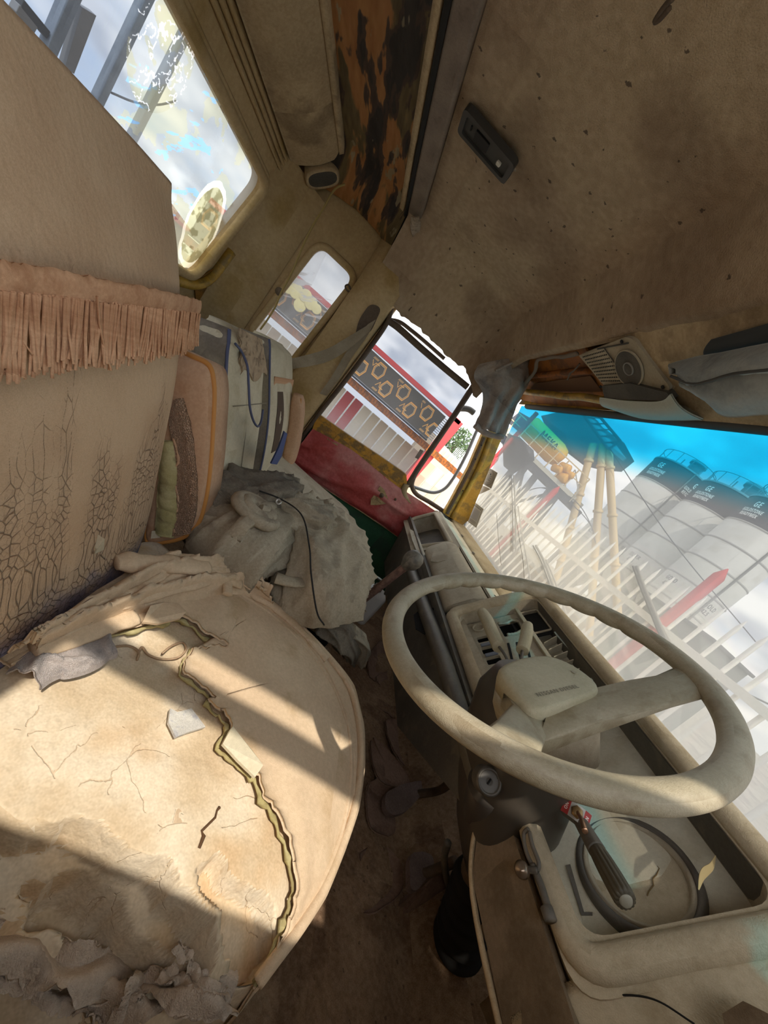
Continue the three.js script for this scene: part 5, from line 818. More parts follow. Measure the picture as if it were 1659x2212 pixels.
  const cv = document.createElement('canvas'); cv.width = 256; cv.height = 128; const g = cv.getContext('2d'); g.fillStyle = '#b9b2a6'; g.fillRect(0, 0, 256, 128); g.fillStyle = '#b23a34'; g.fillRect(0, 0, 62, 128); g.fillRect(194, 0, 62, 128); g.fillStyle = '#efe6da'; g.font = 'bold 40px sans-serif'; g.textAlign = 'center'; g.textBaseline = 'middle';
  for (const [x, a] of [[31, -Math.PI / 2], [225, -Math.PI / 2]]) { g.save(); g.translate(x, 64); g.rotate(a); g.fillText('ON', 0, 0); g.restore(); } g.fillStyle = '#3a332c'; g.font = '20px sans-serif'; g.fillText('OFF', 128, 18);
  const pt = new THREE.CanvasTexture(cv); pt.colorSpace = THREE.SRGBColorSpace;
  const tu = Dp(1270, 1775, .035).sub(Dp(1222, 1745, .035)); tu.addScaledVector(tn, -tu.dot(tn)).normalize(); const tv = tn.clone().cross(tu);
  const q = (a, b) => tc.clone().addScaledVector(tu, a).addScaledVector(tv, b);
  part(ts, 'plate', grid(8, 4, (u, v) => q((u - .5) * .036, (v - .5) * .020).addScaledVector(tn, -.004 * Math.pow(2 * u - 1, 2)), { thick: .001, uv: (u, v) => [u, v] }), mat('switch plate', { map: pt, rough: .4, metal: .2 }));
  part(ts, 'body', place(rbox(.034, .018, .02, .002), frame(tc.clone().addScaledVector(tn, -.014), tu, tv, tn)), Mcol);
  part(ts, 'nut', lathe([[0, .006], [.006, .006], [.008, .003], [.008, 0]], tc, tn, 6), mat('brass nut', { color: 0xa4865c, rough: .35, metal: .8 }));
  part(ts, 'lever', tube([tc.clone().addScaledVector(tn, .004), Dp(1258, 1775, .055), Dp(1264, 1796, .062)], t => .0022 + .0016 * t, { rad: 10 }), mat('dull chrome', { color: 0xb08a70, rough: .3, metal: .8 })); rebase(ts);
  const rl = thing('ribbed_lever', 'dark control lever with a ribbed grip lying across the round speaker', 'lever'); const A = Dp(1250, 1768, .020), B = Dp(1352, 1946, .052), ax = B.clone().sub(A).normalize();
  part(rl, 'arm', tube([A, lerp3(A, B, .25), lerp3(A, B, .45)], t => .009 + .002 * t, { rad: 14 }), Mcol);
  const ga = [], L0 = lerp3(A, B, .42); { const e1 = V(0, 0, 1).addScaledVector(ax, -ax.z).normalize(), e2 = ax.clone().cross(e1), len = B.distanceTo(L0); for (let i = 0; i <= 14; i++) { const t = i / 14, R = .0125 * (1 - .22 * Math.pow(1 - t, 3)) * (i === 14 ? .9 : 1); ga.push(Array.from({ length: 72 }, (_, k) => { const a = k / 72 * 2 * Math.PI, r = R * (1 - (t > .16 ? .10 : .02) * Math.max(0, Math.cos(a * 14))); return L0.clone().addScaledVector(ax, len * t).addScaledVector(e1, Math.cos(a) * r).addScaledVector(e2, Math.sin(a) * r); })); } }
  part(rl, 'ribbed_grip', loft(ga), mat('grey green grip', { map: Mcol.map, rough: .6, color: 0xcfc9b4 }), 'grey ribbed grip');
  part(rl, 'end_cap', lathe([[0, .003], [.006, .0025], [.0075, 0], [.008, -.002]], B, ax, 20), mat('pale cap', { color: 0x9a9686, rough: .5 })); rebase(rl);
}
rebase(dash);

// ---------------------------------------------------------------- steering wheel, column, stalks
{
  const C = V(.430, -.121, -.453), a0 = 32.75 * Math.PI / 180, b0 = -2.8 * Math.PI / 180, n = V(-Math.sin(a0) * Math.cos(b0), Math.cos(a0) * Math.cos(b0), Math.sin(b0)), e1 = V(Math.cos(a0), Math.sin(a0), 0).addScaledVector(n, -n.dot(V(Math.cos(a0), Math.sin(a0), 0))).normalize(), e2 = n.clone().cross(e1).negate();
  const Wp = (px, py, o = 0) => Pn(px, py, C.clone().addScaledVector(n, o), n);
  const w = thing('steering_wheel', 'large dusty grey two spoke steering wheel with finger grips and a broad hub pad', 'steering wheel');
  const R = .225, r = .0152, NS = 240, M = 20, rings = [];
  for (let i = 0; i < NS; i++) {
    const t = i / NS * 2 * Math.PI, dir = e1.clone().multiplyScalar(Math.cos(t)).addScaledVector(e2, Math.sin(t)), ring = [], bump = Math.max(0, ss(1.1, .8, Math.abs(Math.atan2(Math.sin(t + 1.25), Math.cos(t + 1.25)))));
    for (let j = 0; j < M; j++) { const a = j / M * 2 * Math.PI, inn = Math.max(0, -Math.cos(a)), dn = Math.max(0, -Math.sin(a)); let rr = r * (1 + .06 * Math.cos(2 * a)); rr += bump * .0042 * (inn * .8 + dn * .6) * (Math.pow(Math.abs(Math.sin(t * 15)), .7) - .45); ring.push(C.clone().addScaledVector(dir, R + Math.cos(a) * rr).addScaledVector(n, Math.sin(a) * rr)); }
    rings.push(ring);
  }
  rings.push(rings[0].map(p => p.clone())); part(w, 'rim', loft(rings, { caps: false }), Mwheel, 'rim with finger grips on the far side');
  // hub: dished below the rim
  const padT = [[1078, 1448], [1100, 1432], [1140, 1421], [1186, 1419], [1232, 1436], [1276, 1466], [1291, 1484], [1288, 1496], [1240, 1516], [1190, 1534], [1158, 1539], [1140, 1532], [1118, 1508], [1096, 1478]];
  const pc = curve(padT.map(([a, b]) => Wp(a, b, -.030)), true).getPoints(80).slice(0, 80), pcen = Wp(1185, 1478, -.030), sc = (s, o) => pc.map(p => lerp3(pcen, p, s).addScaledVector(n, o));
  const pad = part(w, 'hub_pad', loft([sc(1.0, -.030), sc(1.02, -.012), sc(1.01, -.003), sc(.97, .002), sc(.88, .0045), sc(.6, .006), sc(.3, .0065)], { caps: true }), Mhub, 'broad dusty hub pad');
  { // raised maker's lettering on the pad
    const cv = document.createElement('canvas'); cv.width = 512; cv.height = 64; const g = cv.getContext('2d'); g.clearRect(0, 0, 512, 64); g.fillStyle = '#857a64'; g.font = 'bold 52px sans-serif'; g.textAlign = 'center'; g.textBaseline = 'middle'; g.fillText('NISSAN DIESEL', 256, 34);
    const t = new THREE.CanvasTexture(cv); t.colorSpace = THREE.SRGBColorSpace;
    const A = Wp(1140, 1505, -.0228), B = Wp(1264, 1478, -.0228), up = n.clone().cross(B.clone().sub(A)).normalize();
    part(pad, 'lettering', grid(8, 2, (u, v) => lerp3(A, B, u).addScaledVector(up, (v - .5) * .0105), { uv: (u, v) => [u, v] }), mat('worn lettering', { map: t, transparent: true, rough: .8 }), 'worn maker lettering');
    part(pad, 'small_mark', slab([[1232, 1450], [1236, 1448], [1246, 1453], [1242, 1456]].map(([a, b]) => Wp(a, b, -.0235)), n.clone().multiplyScalar(.0008)), Mwheel);
  }
  const spoke = (secs, name, label) => part(w, name, loft(secs.map(([P, o, th]) => { const p = P.map(([a, b]) => Wp(a, b, o)), m = []; const k = p.length; for (let i = 0; i < k; i++) m.push(p[i]); const round = p.map(q => q.clone().addScaledVector(n, -th)); return [...p, ...round.reverse()]; })), Mwheel, label);
  const S = (P, o, th) => { const c = curve(P.map(([a, b]) => Wp(a, b, o))).getPoints(14); return [...c.map((q, i) => q.clone().addScaledVector(n, -.006 * Math.pow(Math.abs(i / 7 - 1), 3))), ...c.map((q, i) => q.clone().addScaledVector(n, -th + .004 * Math.pow(Math.abs(i / 7 - 1), 3))).reverse()]; };
  part(w, 'spoke', loft([S([[1200, 1500], [1176, 1560], [1166, 1600]], -.040, .03), S([[1290, 1478], [1290, 1520], [1292, 1556]], -.034, .028), S([[1360, 1462], [1368, 1500], [1376, 1534]], -.020, .022), S([[1420, 1452], [1440, 1482], [1456, 1513]], -.006, .016), S([[1470, 1430], [1510, 1466], [1536, 1496]], .004, .012)]), Mwheel, 'right spoke');
  part(w, 'spoke', loft([S([[1090, 1490], [1130, 1530], [1186, 1560]], -.040, .03), S([[1108, 1512], [1140, 1550], [1180, 1590]], -.034, .03), S([[1076, 1546], [1110, 1590], [1166, 1624]], -.016, .024), S([[1036, 1576], [1088, 1622], [1150, 1652]], .0, .016)]), Mwheel, 'lower spoke');
  part(w, 'hub_skirt', loft([sc(1.0, -.028), sc(.98, -.055), sc(.86, -.075), sc(.6, -.085)]), Mwheel);
  rebase(w);

  // steering column and its covers
  const col = thing('steering_column', 'dark steering column with open cover, ignition lock and rubber boot', 'steering column'), ax = n.clone().negate(), at = (t, u = 0, v = 0) => C.clone().addScaledVector(ax, t).addScaledVector(e1, u).addScaledVector(e2, v);
  part(col, 'shaft_cover', loft([[.07, .055, .06], [.12, .072, .085], [.20, .078, .095], [.30, .074, .09], [.40, .062, .072], [.46, .045, .052]].map(([t, ru, rv]) => Array.from({ length: 40 }, (_, j) => { const a = j / 40 * 2 * Math.PI, c = Math.cos(a), s = Math.sin(a); return at(t, Math.sign(c) * Math.pow(Math.abs(c), .6) * ru + .012, Math.sign(s) * Math.pow(Math.abs(s), .6) * rv); }))), mat('dark glossy column cover', { color: 0x4b443b, rough: .35 }), 'dark glossy cover of the column');
  part(col, 'upper_shroud', loft([[.055, .04, .05], [.08, .06, .07], [.13, .07, .082]].map(([t, ru, rv]) => Array.from({ length: 40 }, (_, j) => { const a = j / 40 * 2 * Math.PI, c = Math.cos(a), s = Math.sin(a); return at(t, Math.sign(c) * Math.pow(Math.abs(c), .6) * ru + .03, Math.sign(s) * Math.pow(Math.abs(s), .6) * rv + .012); }))), Mplastic, 'dusty upper shroud');
  const kc = Pz(1056, 1688, -.372), kn = V(-.50, .55, .66).normalize();
  part(col, 'ignition_lock', lathe([[.019, -.03], [.019, 0], [.017, .004], [.014, .004], [.013, .001], [.006, .003], [.004, .001], [0, .001]], kc, kn, 32), mat('worn lock metal', { color: 0x5a544b, rough: .5, metal: .3 }), 'round ignition lock');
  part(col, 'key_slot', place(rbox(.0022, .009, .002, .0005), frame(kc.clone().addScaledVector(kn, .002), V(.8, .1, .6).normalize(), kn.clone().cross(V(.8, .1, .6).normalize()), kn)), Mvoid);
  part(col, 'lock_housing', loft([0, .3, .7, 1].map(t => { const c = lerp3(Pz(1052, 1700, -.39), Pz(1030, 1850, -.46), t), rr = [.026, .03, .028, .02][Math.round(t * 3)]; return Array.from({ length: 24 }, (_, j) => { const a = j / 24 * 2 * Math.PI; return c.clone().addScaledVector(e2, Math.cos(a) * rr * 1.3).addScaledVector(kn.clone().cross(e2).normalize(), Math.sin(a) * rr).addScaledVector(kn, -.012); }); })), mat('black lock housing', { color: 0x46403a, rough: .3 }), 'black housing below the lock');
  part(col, 'cover_seam', tube([Pz(1126, 1716, -.36), Pz(1108, 1760, -.375), Pz(1080, 1812, -.395), Pz(1064, 1836, -.41)], .0035, { rad: 6 }), Mvoid);
  part(col, 'side_plate', slab([[1128, 1716], [1150, 1712], [1140, 1800], [1070, 1846], [1062, 1840]].map(([a, b]) => Pz(a, b, -.365)), V(0, 0, -.006)), Mcol);
  const bp = []; for (let k = 0; k < 26; k++) bp.push([(.034 + .008 * Math.abs(Math.sin(k * .75))) * (1 + k * .012), k * .008]); part(col, 'rubber_boot', lathe([[0, 0], ...bp], at(.50), ax, 40), Mblack, 'black ribbed rubber boot');
  part(col, 'lower_tube', tube([at(.40), at(.62)], .03, { rad: 16, straight: true }), Mdark);
  part(col, 'boot_cable', tube([Pz(968, 1820, -.46), Pz(960, 1850, -.46), Pz(966, 1900, -.46), Pz(985, 1945, -.47), Pz(1020, 1985, -.47), Pz(1060, 1998, -.48)], .007, { rad: 8 }), Mcol); rebase(col);
  const stalk = (label, grip, stem, r1) => { const s = thing('column_stalk', label, 'lever', 'steering column stalks'); part(s, 'grip', tube(grip, t => r1 * (.72 + .28 * Math.sin(Math.min(1, t * 1.6 + .25) * Math.PI * .62)), { rad: 14, seg: 24 }), Mhub); part(s, 'stem', tube(stem, .0034, { rad: 8 }), Mcol); rebase(s); };
  stalk('long dusty stalk with a bent stem, nearer the windscreen switches', [[1041, 1322], [1052, 1340], [1064, 1368], [1078, 1398]].map(([a, b]) => Dp(a, b, .05)), [[1078, 1397], [1090, 1414], [1095, 1428], [1084, 1438], [1070, 1446]].map(([a, b]) => Dp(a, b, .05)), .0155);
  stalk('short paddle shaped stalk with a straight stem above the hub', [[1140, 1350], [1138, 1366], [1134, 1386], [1128, 1406]].map(([a, b]) => Dp(a, b, .06)), [[1129, 1404], [1126, 1424], [1122, 1440]].map(([a, b]) => Dp(a, b, .06)), .0135);
}
// ---------------------------------------------------------------- floor things
{
  const g = thing('gear_lever', 'rusty gear lever with a dark worn knob leaning beside the dashboard', 'lever');
  const A = Pz(888, 1214, -.98), B = Pz(738, 1332, -.98);
  part(g, 'rod', tube([A, B], .0125, { rad: 12, straight: true }), mat('rusty rod', { map: rep(mottle(0x76574a, 0x8a6a5a, { c: 0x5c4238, cover: .55, freq: 8, grain: 12, seed: 321 }), 8), rough: .6, metal: .2 }), 'rust brown rod');
  part(g, 'knob', lathe([[0, .030], [.016, .028], [.026, .018], [.030, .002], [.027, -.016], [.018, -.028], [.013, -.036]], Pz(892, 1210, -.98), A.clone().sub(B), 28), mat('worn dark knob', { map: rep(mottle(0x5d564c, 0x8d8270, { freq: 6, grain: 8, seed: 322 }), 8), rough: .55 }), 'worn dark knob');
  part(g, 'boot', lathe([[.012, .10], [.018, .08], [.026, .06], [.03, .05], [.04, .03], [.045, 0]], B.clone().add(V(-.02, -.10, 0)), V(.15, 1, 0), 24), Mblack); rebase(g);
  const b = thing('white_canister', 'white plastic canister behind the gear lever', 'canister'); const c = Pz(818, 1268, -1.28);
  part(b, 'body', place(rbox(.09, .16, .08, .02, 4), frame(c.clone().add(V(.01, -.09, 0)), V(1, 0, 0), V(0, 1, 0), V(0, 0, 1))), mat('white plastic', { color: 0xe6e4dc, rough: .4 }));
  part(b, 'handle', tube(Z([[790, 1268], [788, 1250], [800, 1242], [826, 1256], [836, 1270], [832, 1284]], -1.22), .006, { rad: 8 }), mat('chrome bail', { color: 0x8b857c, rough: .3, metal: .7 }));
  part(b, 'cap', lathe([[0, .018], [.018, .016], [.02, 0]], c.clone().add(V(0, -.01, 0)), V(0, 1, 0), 20), Mcol); rebase(b);
  const y = FLOOR + .02;
  const Mscrap = mat('dusty brown floor mat', { map: rep(mottle(0x7d6352, 0x8e7361, { c: 0x5f4a3c, cover: .6, freq: 5, grain: 14, seed: 331 }), 3), rough: 1, bump: rep(Bmid, 5), bs: .003 });
  const m = thing('torn_floor_mat', 'torn dusty brown floor mat lying in curled scraps before the seats', 'floor mat'); const r = rng(77);
  const sheets = [[[800, 1480], [860, 1450], [930, 1500], [900, 1560], [830, 1550]], [[790, 1420], [840, 1380], [880, 1420], [860, 1460], [800, 1470]], [[830, 1560], [900, 1570], [960, 1620], [930, 1690], [850, 1640]], [[800, 1600], [850, 1640], [880, 1700], [820, 1690]], [[820, 1350], [850, 1300], [890, 1330], [870, 1380]], [[870, 1440], [910, 1400], [960, 1460], [930, 1500]], [[790, 1700], [840, 1700], [850, 1800], [800, 1790]], [[880, 1520], [960, 1530], [960, 1590], [910, 1580]], [[760, 1860], [830, 1840], [850, 1930], [770, 1980]]];
  sheets.forEach((s, k) => { const P = s.map(([a, bb]) => Py(a, bb, y + .012 * (k % 4))); const cc = P.reduce((q, p) => q.add(p), V(0, 0, 0)).multiplyScalar(1 / P.length); const O = curve(P, true, 'catmullrom').getPoints(40).slice(0, 40); part(m, 'scrap', grid(40, 8, (u, v) => { const p = lerp3(cc, O[Math.round(u * 40) % 40], v * (1 + .08 * (vn(u * 30, k) - .5))); p.y += .03 * v * v * vn(u * 5, k + 20) + .012 * (f3(p.x * 16, k, p.z * 16) - .5); return p; }, { thick: .004 }), Mscrap, 'curled scrap of floor mat'); });
  rebase(m);
  const Mrub = mat('dusty rubber pad', { map: rep(mottle(0x6b5a50, 0x7a6860, { freq: 5, grain: 14, seed: 341 }), 4), rough: .9, bump: rep(Bgrain, 10), bs: .001 });
  const pedal = (label, px, y2, arm) => { const p = thing('pedal', label, 'pedal', 'foot pedals under the steering column'); const c = px.map(([a, bb]) => Py(a, bb, y2)); part(p, 'pad', slab(roundPoly(c, .02, 5), V(0, -.014, 0)), Mrub, 'dusty rubber pad'); part(p, 'arm', tube(arm.map(([a, bb, yy]) => Py(a, bb, yy)), .010, { rad: 8 }), Mdark); rebase(p); };
  pedal('large oval brake pedal pad nearest the column', [[832, 1712], [868, 1694], [905, 1686], [925, 1690], [920, 1706], [880, 1752], [850, 1762], [832, 1748]], -.72, [[900, 1715, -.73], [940, 1710, -.68], [975, 1690, -.55]]);
  pedal('small upright pedal pad standing below the column boot', [[885, 1858], [890, 1842], [915, 1838], [938, 1850], [936, 1880], [900, 1925], [886, 1920]], -.68, [[910, 1890, -.69], [940, 1880, -.66], [985, 1860, -.6]]);
  const k = thing('kick_board', 'brown dusty kick board leaning beside the pedals', 'board'); part(k, 'board', slab([[960, 1868], [968, 1890], [985, 1972], [900, 2040], [800, 2060], [790, 2000], [870, 1950]].map(([a, bb], i) => Py(a, bb, [-.66, -.66, -.74, -.80, -.86, -.86, -.76][i])), V(.01, -.012, 0)), Mscrap); rebase(k);
  solo('pebble', lathe([[0, .01], [.012, .008], [.016, 0]], Py(808, 1935, FLOOR + .02), V(0, 1, .1), 14), Mscrap, 'small round stone lying on the floor before the seat', 'stone');
}
// ---------------------------------------------------------------- outside: yard, fence, silos, mixing plant, stall beyond the door, frame behind the cab
const GY = -2.05;
const Mground = mat('pale concrete ground', { map: rep(mottle(0x989389, 0xa8a398, { c: 0x84807a, cover: .6, freq: 6, grain: 10, seed: 401 }), .25), rough: .95 });
const Mwhite = mat('white painted steel', { color: 0xf4f2ea, rough: .5 });
const Mredsteel = mat('red painted steel', { color: 0xc63a38, rough: .5 });
const Msilo = mat('white silo steel', { map: rep(mottle(0xbcbcb6, 0xc8c8c2, { c: 0xb0aea4, cover: .62, freq: 3, grain: 6, seed: 402 }), .3), rough: .55 });
const Mnavy = mat('black silo band', { color: 0x33363c, rough: .6 });
const Mbeige = mat('buff conveyor steel', { color: 0xc9b184, rough: .6 });
const Mplant = mat('dark plant steel', { color: 0x4a4c50, rough: .7 });
const MyellowPlant = mat('yellow mixer paint', { color: 0xe0a92c, rough: .5 });
const Mgreysteel = mat('grey steel', { color: 0x8f9194, rough: .6 });
struct('ground', slab([V(-40, GY, 30), V(60, GY, 30), V(60, GY, -60), V(-40, GY, -60)], V(0, -.2, 0)), Mground);
{ // paving in front of the cab: slabs with open joints and pale bands
  const p = struct('pavement', null, null, 'grey paving slabs before the fence'); const g = rbox(.58, .04, .58, .008, 1), m2 = [0, 1, 2].map(k => mat('paving slab', { map: Mground.map, color: [0x807f7b, 0x767572, 0x888682][k], rough: .95 })), mb = mat('pale band slab', { map: Mground.map, color: 0xbcbab4, rough: .95 }); const r = rng(5);
  for (let i = 0; i < 4; i++) for (let j = 0; j < 16; j++) { const o = part(p, 'paving_slab', g, j % 4 === 1 ? mb : m2[Math.floor(r() * 3)]); o.position.set(1.15 + i * .60, GY + .018 + .006 * r(), 2.2 - j * .60); }
}
{ // palisade fence
  const f = thing('palisade_fence', 'white steel palisade fence with pointed pickets and red posts in front of the windscreen', 'fence'); const x = 3.4;
  const pk = (() => { const s = [], w = .021; for (const y of [GY + .1, .50]) s.push([V(-.004, y, -w), V(.012, y, -w * .5), V(.004, y, 0), V(.012, y, w * .5), V(-.004, y, w), V(-.010, y, 0)]); s.push([V(0, .585, -.004), V(.002, .585, -.002), V(.001, .59, 0), V(.002, .585, .002), V(0, .585, .004), V(-.002, .585, 0)]); return loft(s); })();
  for (let k = 0; k < 78; k++) { const z = 1.6 - k * .18; if (Math.abs(((z + 2.85) % 3.05 + 3.05) % 3.05) < .07) continue; const o = part(f, 'picket', pk, Mwhite); o.position.set(x, 0, z); }
  for (const y of [.12, -1.65]) part(f, 'rail', slab([V(x - .05, y - .034, 1.8), V(x - .05, y + .034, 1.8), V(x - .05, y + .034, -12.6), V(x - .05, y - .034, -12.6)], V(.03, 0, 0)), mat('pale rail', { color: 0xe2e0d6, rough: .6 }));
  for (let k = 0; k < 4; k++) { const z = -2.82 - 3.05 * (k - 1); const g = loft([GY, .80].map(y => [V(-.04, y, -.03), V(.04, y, -.03), V(.04, y, .03), V(-.04, y, .03)]).concat([[V(-.004, .90, -.003), V(.004, .90, -.003), V(.004, .90, .003), V(-.004, .90, .003)]])); const o = part(f, 'post', g, Mredsteel, 'red pointed fence post'); o.position.set(x + .03, 0, z); part(f, 'bracket', place(rbox(.05, .06, .07, .004, 1), new THREE.Matrix4().setPosition(x + .07, .36, z - .03)), Mnavy); }
  rebase(f);
}
// silos
function lettering(lines, w, h, color, bg) { const cv = document.createElement('canvas'); cv.width = w; cv.height = h; const g = cv.getContext('2d'); if (bg) { g.fillStyle = bg; g.fillRect(0, 0, w, h); } else g.clearRect(0, 0, w, h); g.fillStyle = color; g.textAlign = 'center'; g.textBaseline = 'middle'; for (const [t, x, y, s] of lines) { g.font = `bold ${s}px sans-serif`; g.fillText(t, x, y); } const t = new THREE.CanvasTexture(cv); t.colorSpace = THREE.SRGBColorSpace; return t; }
const Tlogo = lettering([['GE', 256, 80, 130], ['GOLDSTONE', 256, 190, 78], ['READYMIX', 256, 266, 78]], 512, 320, '#e8e8e4', '#34373d');
const Mlogo = mat('silo name', { map: Tlogo, rough: .6 });
const names = { silver: lettering([['SILVER', 256, 70, 100], ['42.5', 256, 180, 100]], 512, 256, '#3c3e42', '#bcbcb6'), gold: lettering([['GOLD', 256, 70, 110], ['42.5', 256, 180, 100]], 512, 256, '#3c3e42', '#bcbcb6') };
const Mname = { silver: mat('silo grade lettering', { map: names.silver, rough: .6 }), gold: mat('silo grade lettering', { map: names.gold, rough: .6 }) };
function silo(azLeft, d, el0, label, grade) {
  const t = thing('silo', label, 'silo', 'cement silos beyond the fence'), H = 9.3 * 1, el = 3.38 * Math.PI / 180, r = d * Math.tan(el), az = azLeft * Math.PI / 180 - el, cx = d * Math.cos(az), cz = -d * Math.sin(az), c = V(cx, 0, cz), up = V(0, 1, 0), top = el0 * d, hk = top / 9.05, band = 7.45 * hk;
  part(t, 'shell', lathe([[0, -1.2], [r * .3, -1.2], [r, 1.2], [r, band], [0, band]], c, up, 56), Msilo, 'white ribbed shell');
  part(t, 'top_band', lathe([[r * 1.004, band], [r * 1.004, top], [r * .9, top + .1], [0, top + .15]], c, up, 56), Mnavy, 'dark band round the top');
  part(t, 'roof_rim', lathe([[r * 1.02, top - .06], [r * 1.03, top + .04], [r * .97, top + .08]], c, up, 56), Mgreysteel);
  for (const y of [band, 6.15 * hk, 4.85 * hk, 3.5 * hk, 2.2 * hk]) part(t, 'ring', lathe([[r, y - .05], [r * 1.015, y - .03], [r * 1.015, y + .03], [r, y + .05]], c, up, 56), mat('ring steel', { color: 0x9a9a96, rough: .6 }));
  part(t, 'filter_house', join([lathe([[.0, 0], [.42, 0], [.42, .9], [.55, .95], [.55, 1.15], [0, 1.2]], c.clone().add(V(.1, top, .5)), up, 20), ...[-1, 1].map(s => bar(c.clone().add(V(s * .6, top, 0)), c.clone().add(V(s * .6, top + .9, 0)), .05, .05))]), Mgreysteel, 'filter housing on the roof');
  part(t, 'roof_rail', join([...Array.from({ length: 14 }, (_, k) => { const a = k / 14 * 6.283; return bar(c.clone().add(V(Math.cos(a) * r * .96, top, Math.sin(a) * r * .96)), c.clone().add(V(Math.cos(a) * r * .96, top + .8, Math.sin(a) * r * .96)), .03, .03); }), place(new THREE.TorusGeometry(r * .96, .02, 5, 50), new THREE.Matrix4().makeRotationX(Math.PI / 2).setPosition(c.x, top + .8, c.z))].map(g => boxUV(g))), Mgreysteel, 'thin guard rail');
  part(t, 'pipe', tube([c.clone().add(V(-r * .35, -1, r * .96)), c.clone().add(V(-r * .35, top, r * .96))], .05, { rad: 6, straight: true }), mat('dark pipe', { color: 0x7b7b78, rough: .6 }));
  for (const [a, b] of [[-.7, -.7], [.7, .7], [-.7, .7], [.7, -.7]]) part(t, 'leg', bar(c.clone().add(V(a * r, GY, b * r)), c.clone().add(V(a * r, 1.2, b * r)), .22, .22), Mgreysteel);
  const face = Math.atan2(-cz, -cx) ; // direction (x, z) from the silo to the cab
  const wrap = (a0, a1, y0, y1, rr, m, name, label) => part(t, name, grid(16, 3, (u, v) => { const a = mix(a0, a1, u); return V(cx + Math.cos(a) * rr, mix(y0, y1, v), cz + Math.sin(a) * rr); }, { uv: (u, v) => [u, v] }), m, label);
  const f0 = Math.atan2(-cz, -cx) ;
  for (const o of [0, -1.42]) wrap(f0 + 1.06 + o, f0 + .34 + o, band + .22, top - .24, r * 1.008, Mlogo, 'name_panel', 'white company lettering on the dark band');
  for (const o of [0, -1.42]) wrap(f0 + 1.10 + o, f0 + .34 + o, 2.45 * hk, 3.3 * hk, r * 1.006, Mname[grade], 'grade_lettering', 'dark cement grade lettering');
  return rebase(t);
}
silo(53.6, 32.0, .309, 'white cement silo farthest from the truck, SILVER lettering half behind the buff pipes', 'silver');
silo(47.9, 28.8, .321, 'white cement silo in the middle of the row, between the other two', 'silver');
silo(43.35, 25.3, .343, 'white cement silo nearest the red post, lettered GOLD', 'gold');
